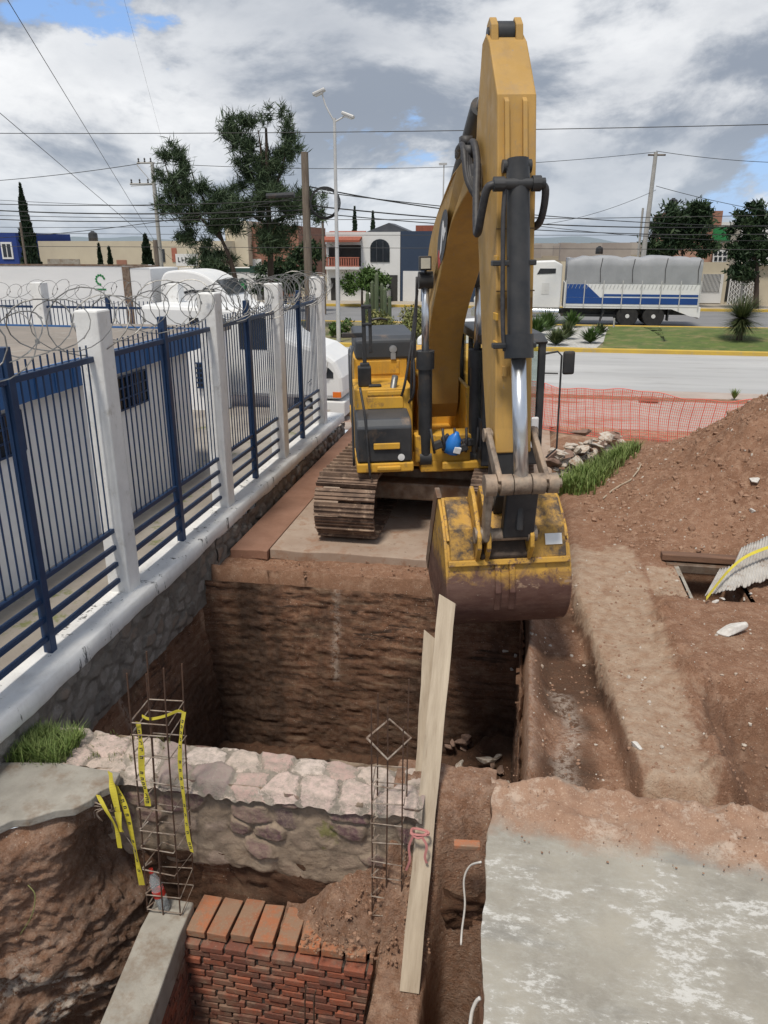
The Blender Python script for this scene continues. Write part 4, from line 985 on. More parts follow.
# upper plate with reinforcement panels, hinge ears and label
upb(MB().prism([(4.97, 1.63), (5.44, 1.265), (5.475, 1.295), (5.00, 1.675)], BW0, BW1), 'top_plate', M_BKT, bk, bevel=.008)
for a, b_ in ((BW0+.03, -.42), (.24, BW1-.03)):
    upb(MB().prism([(4.99, 1.68), (5.14, 1.66), (5.44, 1.42), (5.60, 1.08), (5.44, 1.06)], a, b_), 'gusset_box', M_GUS, bk, bevel=.02)
M_MUD = pm('black_grease_mud', (.05, .038, .03), (.09, .065, .05), 8, .8, 0, .6, 30, dirt=(.3, .18, .05), dlo=.6, dhi=.65)
for y0, y1 in ((-.42, -.37), (-.31, -.26), (.19, .24)):
    upb(MB().prism([(4.95, 1.6), (5.15, 1.86), (5.30, 1.80), (5.72, 1.42), (5.74, 1.28), (5.60, 1.05), (5.3, 1.2)], y0, y1), 'hinge_ear', M_BKT, bk, bevel=.012)
upb(MB().cyl((5.60, -.44, 1.40), (5.60, -.24, 1.40), .095, n=20).cyl((5.60, .17, 1.40), (5.60, .28, 1.40), .095, n=20).cyl((5.60, -.25, 1.40), (5.60, .18, 1.40), .075, n=20), 'bucket_pin', M_PIN, bk, auto=30)
upb(MB().cyl((5.12, -.30, 1.64), (5.12, .26, 1.64), .09, n=20), 'bucket_pin', M_PIN, bk, auto=30)
upb(MB().prism([(5.40, 1.19), (5.48, 1.28), (5.62, 1.14), (5.56, 1.02)], -.36, .20), 'ear_cross_plate', M_MUD, bk, bevel=.02)
for y0, y1 in ((-.19, -.12), (-.02, .05)): upb(MB().prism([(5.56, 1.08), (5.61, 1.06), (5.70, .70), (5.64, .44), (5.58, .44)], y0, y1), 'wear_strip', M_BKT, bk, bevel=.012)
upb(MB().prism([(5.485, 1.34), (5.495, 1.344), (5.55, 1.225), (5.54, 1.22)], .42, .62), 'label_plate', M_WHITE, bk)
upb(MB().prism([(5.56, 1.09), (5.61, 1.09), (5.635, 1.03), (5.58, 1.02)], BW0, BW1), 'crease_bar', M_BKT, bk, bevel=.008)
lp = bk
# soil in the bucket
mb = MB(); 
gx, gy = 26, 30; pts = []
V_ = np.zeros((gx, gy, 3))
for i in range(gx):
    for j in range(gy):
        u = i/(gx-1); v = j/(gy-1); x = 3.98+u*.95; y = BW0+.02+v*(BW1-BW0-.04)
        e_ = math.sin(math.pi*min(max(u, 0), 1))**.6*math.sin(math.pi*v)**.35
        base = .42+(x-3.98)*1.18
        z = base-.06+.30*e_+.10*float(fbm(np.array(x*4.), np.array(y*4.), 601, 4))
        V_[i, j] = (x-.22*e_*(1-u*.5), y, z)
M4 = np.array(UPB)
Vw = V_ @ M4[:3, :3].T+np.array(EXO)[None, None]+M4[:3, 3]
sl_o = grid_mesh('soil_load', Vw, SOIL, np.zeros(V_.shape))
tag(sl_o, 'heap of reddish soil filling the excavator bucket', 'soil heap')
sm = sl_o.modifiers.new('s', 'SOLIDIFY'); sm.thickness = .15
# blue bundle wedged below the boom foot
bl = MB().rev((0, 0, 0), [(.02, -.17), (.11, -.14), (.12, 0), (.10, .10), (.05, .16), (.03, .2), (.0, .2)], 14)
blo = bl.build('water_jug', pm('blue_plastic', (.02, .16, .55), (.03, .2, .6), 3, .35), None, smooth=True)
blo.location = EXO+UP @ Vector((1.62, -.02, 1.38)); blo.rotation_euler = (.1, .25, .3)
tag(blo, 'blue plastic jug wedged between the boom cylinders of the excavator', 'jug')
MB().box((.06, -.10, -.05), (.11, .05, .10)).build('jug_label', M_WHITE, blo, bevel=.01)
cl = MB()
for i in range(10):
    cl.box((random.uniform(-.12, .12), random.uniform(-.3, .3), random.uniform(-.12, .1)), (.10, .14, .12), Matrix.Rotation(random.uniform(-.6, .6), 3, 'X'))
clo = cl.build('hose_valve_block', M_DARK, ex, bevel=.02, xf=UP @ Matrix.Translation((1.52, .02, 1.38)))
vb = MB()
for k in range(5): vb.tube(spline([(1.6, -.36+.18*k, 1.62), (1.68, -.34+.17*k, 1.45), (1.6, -.3+.16*k, 1.25)], 5), .02, 6)
up(vb, 'hose', M_HOSE, smooth=True)

# ================================================================ STREET
t = NT('pale_concrete_road')
c = t.mix(t.ramp(t.noise(.35, 6, .6, stretch=(.25, 1.6, 1)), .35, .65), (.47, .47, .465), (.37, .37, .37))
c = t.mix(t.ramp(t.noise(1.2, 8, .7, stretch=(.3, 2, 1)), .55, .75), c, (.30, .29, .28))
M_ROAD = t.out(c, .85, 0, t.bump(t.noise(30, 5), .15, .01), .25)
M_FROAD = pm('far_asphalt', (.23, .23, .235), (.19, .19, .195), .3, .85, 0, .1, 10, stretch=(.3, 1.5, 1))
t = NT('driveway_concrete')
c = t.mix(t.ramp(t.noise(.8, 8, .65), .35, .65), (.44, .38, .34), (.36, .29, .25))
c = t.mix(t.ramp(t.noise(.7, 8, .7, stretch=(.5, 1, 1)), .54, .66), c, (.30, .16, .11))
M_DRIVE = t.out(c, .9, 0, t.bump(t.noise(20, 6), .2, .02), .2)
flat('driveway', -12, -4.06, 17.8, 19.02, -.012, M_DRIVE)
flat('driveway_front', -26, 60, 19.0, 22.9, -.008, M_DRIVE)
flat('trench_scar', -2, 60, 22.9, 23.5, -.004, SOIL)
flat('pavement_edge', -26, 60, 23.5, 24.6, -.003, M_DRIVE)
flat('road', -120, 160, 24.6, 33.6, -.02, M_ROAD)
flat('far_road', -160, 200, 44.1, 57.0, -.03, M_FROAD)
M_KERB = pm('yellow_kerb_paint', (.62, .42, .06), (.5, .34, .08), .8, .7, 0, .2, 10, dirt=(.34, .3, .22), dscale=1.5, dlo=.55, dhi=.7)
for nm, y0 in (('kerb', 33.6), ('kerb_far_side', 43.9), ('kerb_house_side', 57.0)):
    k = MB().b2(-90, 110, y0, y0+.22, -.1, .15).build(nm, M_KERB, bevel=.03); k['kind'] = 'structure'
M_SIDE = pm('beige_sidewalk', (.40, .35, .28), (.33, .29, .24), .4, .9, 0, .2, 6)
flat('far_sidewalk', -90, 110, 57.2, 62.5, .13, M_SIDE)
M_TURF = pm('mown_turf', (.11, .15, .035), (.075, .11, .028), 2, .95, 0, .9, 8, dirt=(.19, .17, .07), dscale=1.2, dlo=.48, dhi=.65)
M_GRAV = pm('white_landscape_gravel', (.55, .54, .51), (.32, .31, .29), 9, .95, 0, .8, 6)
M_MDIRT = pm('median_soil', (.26, .21, .14), (.16, .17, .07), .6, .95, 0, .5, 8)
flat('median_ground', -90, 110, 33.8, 43.92, .11, M_MDIRT)
o = MB().prism([(-1.5, 34.3), (3.0, 34.0), (3.6, 37), (4.6, 40), (5.5, 43), (1.5, 43.5), (-2, 41)], .115, .122, 'z').build('gravel_bed', M_GRAV); o['kind'] = 'structure'
xs = np.linspace(3.2, 60, 240); ys = np.linspace(33.95, 43.6, 50); X, Y = np.meshgrid(xs, ys, indexing='ij')
X = X+np.where(X < 6, (Y-34)*.12, 0); Z = .12+.55*np.sin(np.pi*np.clip((Y-33.95)/9.7, 0, 1))*sst(3, 9, X)*.6+.04*fbm(X, Y, 701, 4)
grid_mesh('grass_mound', np.stack([X, Y, Z], -1), M_TURF, None, None, 'structure')
def blades(name, pts, hgt, m, w=.02, lean=.5, n=1, seed=1, label=None, cat=None, kind='stuff', group=None, parent=None, loc=None):
    rs = np.random.RandomState(seed); V = []
    for p in pts:
        for _ in range(n):
            a = rs.uniform(0, 6.283); h = hgt*rs.uniform(.5, 1.15); l = lean*rs.uniform(.1, 1)*h; d = np.array([math.cos(a), math.sin(a), 0])
            s_ = np.array([-d[1], d[0], 0])*w*rs.uniform(.6, 1.3); p0 = np.array(p, float)+np.array([rs.uniform(-.03, .03), rs.uniform(-.03, .03), 0])
            p1 = p0+d*l*.35+np.array([0, 0, h*.6]); p2 = p0+d*l+np.array([0, 0, h])
            V.append([p0-s_/2, p0+s_/2, p1+s_*.4, p1-s_*.4]); V.append([p1-s_*.4, p1+s_*.4, p2+s_*.05, p2-s_*.05])
    V = np.array(V)
    if loc is not None: V = V-np.array(loc)
    o = quads_mesh(name, V, m, parent)
    if loc is not None and parent is None: o.location = loc
    if kind: o['kind'] = kind
    if parent is None: tag(o, label, cat, group)
    return o
rs = np.random.RandomState(3)
# grass tuft beside the heap
GA, GB = atz(566, 494, 0), atz(630, 462, 0); uu_ = rs.rand(1300); vv_ = rs.normal(0, .17, 1300)*(1.15-.7*uu_)
gxx = GA.x+(GB.x-GA.x)*uu_+vv_*.9; gyy = GA.y+(GB.y-GA.y)*uu_-vv_*.5; gzz = site_h(gxx, gyy)-.02
pts = list(zip(gxx, gyy, gzz))
blades('tall_grass', pts, .30, M_GRASS, .020, .8, 4, 5, 'bright green clump of long grass between the rubble and the soil heap', 'grass')
pts = [(rs.uniform(-4.3, -3.70), rs.uniform(4.86, 5.30), -.03) for k in range(520)]
pts = [p for p in pts if p[1] > 4.86+.1*rs.rand() or p[0] < -4.2]
blades('short_grass', pts, .17, M_GRASS, .010, .9, 6, 6, 'short green grass at the foot of the white parapet beside the broken slab', 'grass')
pts = [(rs.uniform(-3.6, -2.9), rs.uniform(5.0, 5.45), -.0) for k in range(40)]
blades('dry_straw', pts, .05, M_STRAW, .006, 1.2, 4, 8, 'dry straw litter on the cap stones next to the grass', 'dry grass')
# median planting
def bush(x, y, r, h, m, n, name, label, cat, group, seed, z=.12, leaf=.09, flat_=False):
    rs = np.random.RandomState(seed); root = thing(name, label, cat, (x, y, z), group)
    st = MB()
    for k in range(6):
        a = rs.uniform(0, 6.28); st.tube([(0, 0, 0), (r*.3*math.cos(a), r*.3*math.sin(a), h*.4), (r*.6*math.cos(a), r*.6*math.sin(a), h*.75)], [.03, .02, .008], 5)
    st.build('stem', M_BARK, root)
    lobes = [(rs.uniform(-.6, .6)*r, rs.uniform(-.6, .6)*r, h*rs.uniform(.3, .75), r*rs.uniform(.3, .55)) for _ in range(9)]
    V = []
    for _ in range(n):
        l = lobes[rs.randint(9)]; d = rs.normal(size=3); d /= np.linalg.norm(d); rr = l[3]*rs.uniform(.55, 1.08)
        c_ = np.array(l[:3])+d*rr*np.array([1, 1, .8*h/r if h/r < 1.3 else 1]); c_[2] = max(c_[2], .03)
        u = rs.normal(size=3); u /= np.linalg.norm(u); v = np.cross(u, d+rs.normal(size=3)*.4); v /= (np.linalg.norm(v)+1e-6); s_ = leaf*rs.uniform(.6, 1.3)
        V.append([c_-u*s_, c_-v*s_*.5, c_+u*s_, c_+v*s_*.5])
    quads_mesh('foliage', np.array(V), m, root); return root
bush(-6.6, 36.5, .9, 1.1, M_STRAW, 1500, 'shrub', 'green bush on the median just right of the lamp post base', 'shrub', None, 1)
bush(-4.6, 37.0, 1.7, 1.3, M_STRAW, 2600, 'shrub', 'wide pale green bush seen over the excavator engine cover', 'shrub', None, 2)
bush(-8.6, 36.2, .6, .8, M_LEAF, 900, 'shrub', 'small green bush on the median left of the lamp post', 'shrub', None, 3)
def agave(x, y, r, n, m, label, seed, z=.12, nm='agave', cat='agave', w=.07, up_=.4, group='spiky plants on the gravel bed'):
    rs = np.random.RandomState(seed); V = []
    for k in range(n):
        a = rs.uniform(0, 6.283); e = rs.uniform(up_, 1.45); L0 = r*rs.uniform(.7, 1.1); d = np.array([math.cos(a)*math.cos(e), math.sin(a)*math.cos(e), math.sin(e)])
        s_ = np.array([-math.sin(a), math.cos(a), 0])*w; p0 = np.array([0, 0, .02]); p1 = p0+d*L0*.5; p2 = p0+d*L0+np.array([d[0], d[1], -.5])*L0*.1
        V.append([p0-s_*.6, p0+s_*.6, p1+s_*.7, p1-s_*.7]); V.append([p1-s_*.7, p1+s_*.7, p2+s_*.05, p2-s_*.05])
    o = quads_mesh(nm, np.array(V), m); o.location = (x, y, z); return tag(o, label, cat, group)
for i, (px, py, r_) in enumerate([(548, 325, 1.1), (566, 334, .8), (590, 338, .75), (556, 340, .8), (536, 330, 1.0), (600, 330, .6), (572, 322, .9)]):
    p = atz(px, py+5, .12); agave(p.x, p.y, r_, 150, M_LEAF if i % 2 == 0 else M_YUCCA,
        ['dense green spiky plant nearest the cab on the gravel bed', 'low agave at the middle of the gravel bed', 'low agave at the right end of the gravel bed', 'grey green agave at the front of the gravel bed', 'green spiky plant half hidden by the excavator cab', 'smallest agave at the upper right of the gravel bed', 'green spiky plant at the back of the gravel bed'][i], 20+i)
# yucca: round head of stiff leaves on a short trunk
yu = thing('yucca', 'round spiky yucca standing on the grass mound in front of the white grille', 'yucca', (9.15, 36.2, .2))
MB().tube([(0, 0, 0), (.02, 0, .6), (0, 0, 1.1)], [.14, .11, .10], 8).build('trunk', M_BARK, yu)
V = []
for k in range(900):
    d = rs.normal(size=3); d[2] = d[2]*.8+.15; d /= np.linalg.norm(d); L0 = rs.uniform(.75, 1.05); s_ = np.cross(d, [0, 0, 1.]); s_ /= np.linalg.norm(s_)+1e-6; s_ *= .022
    p0 = np.array([0, 0, 1.05])+d*.12; p1 = p0+d*L0
    if p1[2] < .05: continue
    V.append([p0-s_, p0+s_, p1+s_*.2, p1-s_*.2])
quads_mesh('foliage', np.array(V), M_YUCCA, yu)
# column cactus cluster
M_CACT = pm('cactus_skin', (.085, .12, .06), (.13, .15, .09), 3, .7, 0, .3, 10, stretch=(6, 6, .6))
ca = thing('column_cactus', 'cluster of tall grey green column cacti behind the lamp post', 'cactus', (-7.2, 38, .1))
cols_ = [(-.45, 0, 2.0), (-.25, .2, 2.5), (0, 0, 2.9), (.2, .25, 2.4), (.4, 0, 2.2), (.6, .15, 1.8), (-.6, .2, 1.5)]
for (a, b_, h) in cols_:
    MB().rev((a, b_, 0), [(.10, 0), (.115, .3), (.11, h*.7), (.09, h-.1), (.03, h)], 9).build('stem', M_CACT, ca, smooth=False)

# ---------------- trees
def leafcloud(rs, clumps, n, leaf, asp=.35, droop=0., outward=.7):
    """clumps: (x,y,z,rx,rz). returns quads"""
    C_ = np.array(clumps); wgt = (C_[:, 3]**2*C_[:, 4]); wgt = wgt/wgt.sum(); idx = rs.choice(len(C_), n, p=wgt)
    d = rs.normal(size=(n, 3)); d /= np.linalg.norm(d, axis=1)[:, None]
    rr = np.abs(rs.normal(size=n))*.62+.08
    c_ = C_[idx, :3]+d*rr[:, None]*np.stack([C_[idx, 3], C_[idx, 3], C_[idx, 4]], -1)
    u = d*outward+rs.normal(size=(n, 3))*.6; u[:, 2] -= droop; u /= np.linalg.norm(u, axis=1)[:, None]
    v = np.cross(u, rs.normal(size=(n, 3))); v /= np.linalg.norm(v, axis=1)[:, None]
    s_ = leaf*rs.uniform(.55, 1.35, n)[:, None]
    return np.stack([c_-u*s_, c_-v*s_*asp, c_+u*s_, c_+v*s_*asp], 1)
def tree_px(name, label, cat, Y, trunk, limbs, clumps, m, n, leaf, seed, rad=.2, group=None, asp=.3, droop=0., z0=0., depth=.8):
    """trunk/limbs in photo points at distance Y; clumps: (px,py,rpx_x,rpx_y)"""
    base = atY(*trunk[0], Y); base.z = z0; root = thing(name, label, cat, base, group); rs = np.random.RandomState(seed); ppm = FPX/(Y*1.0)
    def q(p, dy=0): v = atY(p[0], p[1], Y)-base; return Vector((v.x, v.y+dy, v.z))
    tp = [Vector((0, 0, 0))]+[q(p) for p in trunk[1:]]
    MB().tube([tuple(p) for p in spline([tuple(p) for p in tp], 4)], [rad*(1-.7*i/(4*(len(tp)-1))) for i in range(4*(len(tp)-1)+1)], 8).build('trunk', M_BARK, root, smooth=True)
    for l in limbs:
        dy = rs.uniform(-.8, .8)*depth; pts = [q(l[0])]+[q(p, dy*(i+1)/len(l)) for i, p in enumerate(l[1:])]
        MB().tube(spline([tuple(p) for p in pts], 3), [rad*.5*(1-.75*i/(3*(len(pts)-1))) for i in range(3*(len(pts)-1)+1)], 6).build('limb', M_BARK, root, smooth=True)
    cl_ = []
    for (cx, cy, rx, ry) in clumps:
        v = q((cx, cy)); k = max(3, int(rx*ry/22))
        for _ in range(k+3):
            a = rs.uniform(0, 6.283); rr = rs.uniform(0, 1)**.6*1.0
            cl_.append((v.x+math.cos(a)*rr*rx/ppm, v.y+rs.uniform(-.8, .8)*rx/ppm*depth, v.z+math.sin(a)*rr*ry/ppm, rx/ppm*rs.uniform(.25, .5)+.1, ry/ppm*rs.uniform(.25, .5)+.1))
    quads_mesh('crown', leafcloud(rs, cl_, n, leaf, asp, droop), m, root)
    return root
tree_px('casuarina_tree', 'left casuarina leaning left with a forked trunk behind the white truck cab', 'tree', 38,
        [(240, 322), (237, 290), (231, 262), (222, 240), (214, 222)],
        [[(222, 240), (205, 222), (186, 202), (172, 180), (166, 160)], [(222, 240), (212, 215), (195, 188), (188, 170)], [(231, 262), (215, 262), (205, 264)], [(214, 222), (225, 210), (238, 208)]],
        [(172, 156, 13, 12), (186, 166, 9, 10), (160, 176, 8, 8), (178, 190, 16, 14), (168, 205, 12, 12), (192, 212, 16, 12), (180, 232, 14, 10), (218, 212, 18, 16), (206, 196, 12, 12), (222, 228, 16, 12), (212, 262, 19, 15), (240, 208, 10, 10), (200, 240, 10, 8)],
        M_PINE, 19000, .25, 31, .17, 'casuarina trees on the median', .075, -.45)
tree_px('casuarina_tree', 'right and taller casuarina with an upright trunk behind the wooden pole', 'tree', 39,
        [(271, 322), (271, 285), (270, 240), (268, 200), (267, 160), (266, 128)],
        [[(269, 205), (255, 182), (243, 160), (238, 140)], [(268, 200), (282, 170), (288, 140)], [(268, 200), (262, 160), (258, 130)], [(270, 225), (250, 215), (236, 205)], [(270, 225), (295, 210), (312, 205)], [(270, 240), (280, 225), (290, 200)]],
        [(238, 132, 17, 15), (250, 152, 14, 14), (267, 116, 7, 9), (286, 122, 11, 14), (286, 146, 14, 14), (270, 168, 16, 14), (250, 180, 14, 14), (244, 205, 16, 12), (272, 200, 22, 14), (300, 205, 18, 14), (318, 206, 8, 13), (268, 240, 18, 14), (285, 232, 12, 12), (262, 222, 10, 8), (232, 190, 10, 10)],
        M_PINE, 24000, .25, 32, .20, 'casuarina trees on the median', .075, -.45)
tree_px('roadside_tree', 'dense dark bush tree low behind the wooden pole', 'tree', 52, [(285, 300), (285, 285), (286, 270)], [], [(280, 272, 18, 14), (300, 268, 14, 16), (290, 282, 20, 10), (308, 252, 12, 12), (262, 285, 12, 8)], M_DLEAF, 9000, .17, 33, .15)
tree_px('young_tree', 'small light green tree in front of the arched window house', 'tree', 56, [(362, 303), (362, 292), (362, 284)], [], [(362, 278, 15, 9), (378, 284, 10, 7), (348, 284, 9, 7), (368, 290, 14, 6)], M_LEAF, 5000, .16, 34, .10)
tree_px('street_tree', 'broad dark tree behind the rear of the cargo truck', 'tree', 58, [(685, 303), (684, 280), (682, 250)], [], [(682, 212, 22, 9), (664, 225, 14, 12), (690, 226, 20, 12), (668, 243, 20, 12), (706, 214, 8, 10), (708, 250, 10, 8), (660, 252, 12, 8), (700, 236, 12, 10)], M_DLEAF, 13000, .2, 35, .2)
tree_px('street_tree', 'tall dark tree rising behind the white grille at the right edge', 'tree', 58, [(757, 303), (757, 270), (756, 240)], [[(757, 260), (742, 250), (736, 240)]], [(755, 216, 12, 10), (742, 232, 12, 10), (760, 232, 14, 14), (748, 250, 14, 10), (764, 255, 10, 8), (738, 220, 6, 6), (742, 272, 14, 8), (752, 205, 6, 4)], M_DLEAF, 10000, .2, 36, .2)
def cypress(px, ytop, ybot, Y, wpx, label, seed, z0=0., n=5000, grp=None):
    base = atY(px, ybot, Y); top = atY(px, ytop, Y); rs = np.random.RandomState(seed)
    base = Vector((base.x, base.y, z0)); h = top.z-z0; root = thing('cypress_tree', label, 'cypress', base, grp)
    MB().tube([(0, 0, 0), (0, 0, h*.9)], [.14, .03], 7).build('trunk', M_BARK, root)
    w_ = wpx/2/FPX*Y; zb = base.z; lo = max(.0, 0)
    z = rs.uniform(0, 1, n); prof = np.sin(np.pi*np.clip(z, 0, 1)**.62)**.8*(1-.35*z)+.10*(1-z); a = rs.uniform(0, 6.283, n)
    wob = 1+.18*np.sin(z*23+a*2)+.12*np.sin(z*51-a*3)
    r = w_*prof*wob*rs.uniform(.55, 1.05, n); c_ = np.stack([np.cos(a)*r, np.sin(a)*r, .25+z*(h-.25)], -1)
    u = np.stack([np.cos(a)*.35, np.sin(a)*.35, np.ones(n)], -1)+rs.normal(size=(n, 3))*.25; v = np.cross(u, rs.normal(size=(n, 3)))
    u /= np.linalg.norm(u, axis=1)[:, None]; v /= np.linalg.norm(v, axis=1)[:, None]; s_ = (.17*rs.uniform(.6, 1.3, n))[:, None]
    quads_mesh('crown', np.stack([c_-u*s_, c_-v*s_*.4, c_+u*s_, c_+v*s_*.4], 1), M_CYPR, root)
cypress(31, 184, 262, 56, 18, 'tall slender cypress beside the blue house', 41)
cypress(148, 236, 266, 40, 20, 'short dark cypress at the foot of the steel pole', 42, n=4000)
cypress(101, 245, 266, 50, 8, 'left one of two small cypresses above the white trailer', 43, n=1800)
cypress(111, 248, 266, 50, 8, 'right one of two small cypresses above the white trailer', 44, n=1800)
cypress(355, 207, 240, 70, 9, 'left of two pointed cypresses behind the two storey house', 45, n=2500)
cypress(373, 212, 240, 70, 9, 'right of two pointed cypresses behind the two storey house', 46, n=2500)

# ---------------- buildings across the street
M_CREAM = pm('cream_render', (.56, .50, .38), (.50, .44, .34), .5, .9, 0, .1)
M_HWHITE = pm('house_white', (.72, .72, .71), (.64, .64, .63), .4, .9, 0, .05)
M_HBLUE = pm('house_blue', (.02, .05, .22), (.02, .045, .19), .5, .85, 0, .05)
M_HNAVY = pm('house_navy', (.035, .055, .095), (.03, .048, .085), .4, .8, 0, .05)
M_TILE = pm('roof_tiles', (.34, .10, .06), (.25, .08, .05), 2, .85, 0, .5, 6, stretch=(6, 1, 1))
M_RBRK = pm('red_block', (.33, .17, .12), (.27, .13, .09), 2, .9, 0, .3, 6)
M_GREEN = pm('dark_green_paint', (.02, .06, .045), (.02, .05, .04), 2, .7)
M_GPAN = pm('green_sheet', (.02, .20, .06), (.02, .17, .05), 1, .7)
M_SHADE = pm('dim_interior', (.05, .048, .045), (.03, .03, .03), 1, .9)
M_TERRA = pm('terracotta_balusters', (.38, .14, .09), (.32, .11, .08), 2, .8)
def XZ(px, py, Y): v = atY(px, py, Y); return v.x, v.z
class House:
    def __init__(s, name, label, cat, x0px, x1px, ytop, Y, depth, m, z0=.13, ybase=None):
        s.Y = Y; s.x0 = XZ(x0px, 280, Y)[0]; s.x1 = XZ(x1px, 280, Y)[0]; s.zt = XZ((x0px+x1px)/2, ytop, Y)[1]
        s.o = Vector((s.x0, Y, z0)); s.t = thing(name, label, cat, s.o); s.z0 = z0
        s.b(MB().b2(s.x0, s.x1, Y, Y+depth, z0, s.zt), 'wall', m)
        s.depth = depth
    def b(s, mb, name, m, parent=None, **k):
        mb.v = [tuple(Vector(v)-s.o) for v in mb.v]; return mb.build(name, m, parent or s.t, **k)
    def rect(s, name, xa, xb, ya, yb, m, d0=-.03, d1=.02, parent=None):
        a = XZ(xa, (ya+yb)/2, s.Y)[0]; b_ = XZ(xb, (ya+yb)/2, s.Y)[0]; z1 = XZ((xa+xb)/2, ya, s.Y)[1]; z0 = max(XZ((xa+xb)/2, yb, s.Y)[1], s.z0+.002)
        return s.b(MB().b2(a, b_, s.Y+d0, s.Y+d1, z0, z1), name, m, parent)
h1 = House('two_storey_house', 'white two storey house with arched upper window and tiled balcony roof', 'house', 327, 400, 232, 61, 9, M_HWHITE)
h1.rect('garage_opening', 371, 397.5, 275, 304, M_SHADE, -.03, 0)
h1.rect('doorway', 331, 340, 278, 304, M_SHADE, -.03, 0)
h1.rect('balcony_recess', 338, 361, 245, 267, M_SHADE, -.03, 0); h1.rect('balcony_recess', 329, 336, 247, 267, M_SHADE, -.03, 0)
cx_, cz_ = XZ(380, 249, 61); wpts = [(cx_-.75, cz_-.95), (cx_+.75, cz_-.95), (cx_+.75, cz_+.1)]+[(cx_+.75*math.cos(a), cz_+.1+.62*math.sin(a)) for a in np.linspace(.2, math.pi-.2, 9)]+[(cx_-.75, cz_+.1)]
aw = h1.b(MB().prism(wpts, 60.95, 60.99), 'arched_window', M_GLASS)
fr = MB()
for dx in (-.25, .25): fr.b2(cx_+dx-.03, cx_+dx+.03, 60.91, 60.945, cz_-.95, cz_+.6)
h1.b(fr, 'window_frame', M_CHAR, aw)
bal = MB(); xa, _ = XZ(328, 262, 61); xb, _ = XZ(361, 262, 61); zb0 = XZ(345, 266.5, 61)[1]; zb1 = XZ(345, 257, 61)[1]
bal.b2(xa, xb, 60.3, 60.42, zb1-.08, zb1); bal.b2(xa, xb, 60.3, 60.42, zb0, zb0+.08)
n_ = 14
for k in range(n_): x = xa+(xb-xa)*(k+.5)/n_; bal.b2(x-.055, x+.055, 60.32, 60.40, zb0, zb1)
h1.b(bal, 'balcony_balustrade', M_TERRA)
h1.b(MB().b2(xa-.1, xb, 60.25, 61, zb0-.2, zb0), 'balcony_slab', M_HWHITE)
h1.b(MB().prism([(60.0, XZ(345, 240, 60)[1]), (62.6, XZ(345, 232, 61)[1]+.1), (62.6, XZ(345, 232, 61)[1]-.1), (60.0, XZ(345, 240, 60)[1]-.15)], xa-.2, xb+.1, 'x'), 'tiled_roof', M_TILE)
h1.b(MB().b2(XZ(368, 280, 60)[0]-.1, XZ(368, 280, 60)[0]+.1, 60.2, 60.5, .13, XZ(368, 270, 61)[1]), 'porch_column', M_HWHITE)
h1.b(MB().prism([(XZ(390, 230, 63)[0]-2, h1.zt), (XZ(390, 230, 63)[0]+1.7, h1.zt), (XZ(390, 230, 63)[0]-.1, h1.zt+.7)], 63, 66), 'attic_roof', M_CHAR)
h2 = House('navy_house', 'navy blue upper storey over a white garage door beside the white house', 'house', 400.5, 478, 231, 61, 9, M_HNAVY)
h2.rect('garage_door', 403, 421, 271, 303, M_HWHITE, -.04, 0); h2.rect('garage_door', 425, 470, 271, 303, M_HWHITE, -.04, 0)
h2.rect('doorway', 449, 455, 272, 303, M_HNAVY, -.06, -.045)
xr_, zr_ = XZ(425, 228, 64); h2.b(MB().b2(xr_-.6, xr_+3, 63, 66, h2.zt-.1, h2.zt+.45), 'roof_tiles', M_TILE)
h3 = House('long_cream_building', 'long low cream building behind the white trailer', 'building', 43, 228, 241, 62, 10, M_CREAM)
h3.rect('strip_window', 48, 80, 259, 266, M_CONC, -.06, 0); h3.rect('wall_panel', 117, 127, 260, 268, M_RBRK, -.05, 0)
h3.rect('window', 160, 165, 249, 262, M_GLASS, -.05, 0); h3.rect('window', 172, 177, 248, 262, M_TERRA, -.05, 0)
wt = atY(93.5, 240, 63)
def tank(px, py0, py1, Y, label):
    a = atY(px, py1, Y); b_ = atY(px, py0, Y); hh = b_.z-a.z; r = hh*.48
    o = MB().rev((0, 0, 0), [(0, 0), (r, 0), (r, hh*.25), (r*1.03, hh*.3), (r, hh*.35), (r, hh*.6), (r*.9, hh*.8), (r*.4, hh*.92), (r*.38, hh), (0, hh)], 16).build('water_tank', M_DARK, None, auto=30)
    o.location = a; return tag(o, label, 'water tank')
tank(93.5, 231, 241, 64, 'black rooftop water tank on the long cream building')
h4 = House('blue_house', 'bright blue house with a white window at the left edge', 'house', -40, 22, 233, 60, 8, M_HBLUE)
wf = h4.rect('window', 2, 13, 242, 259, M_HWHITE, -.08, 0); h4.rect('pane', 3.5, 7, 244, 257, M_GLASS, -.1, -.085, wf); h4.rect('pane', 8, 11.5, 244, 257, M_GLASS, -.1, -.085, wf)
h5 = House('tall_cream_building', 'plain cream gable building behind the two casuarinas', 'building', 228, 250, 221, 64, 9, M_CREAM)
h6 = House('brick_building', 'unplastered red brick building right of the cream gable', 'building', 251, 300, 226, 65, 9, M_RBRK)
h6.rect('plaster_band', 251, 262, 259, 285, M_HWHITE, -.05, 0)
h7 = House('shop', 'white shop with dark green band and arched green grilles', 'shop', 180, 268, 268, 60.5, 3, M_HWHITE)
h7.rect('green_fascia', 228, 250, 268, 272, M_GREEN, -.06, 0); h7.rect('green_fascia', 250, 266, 266, 273, M_GREEN, -.08, 0)
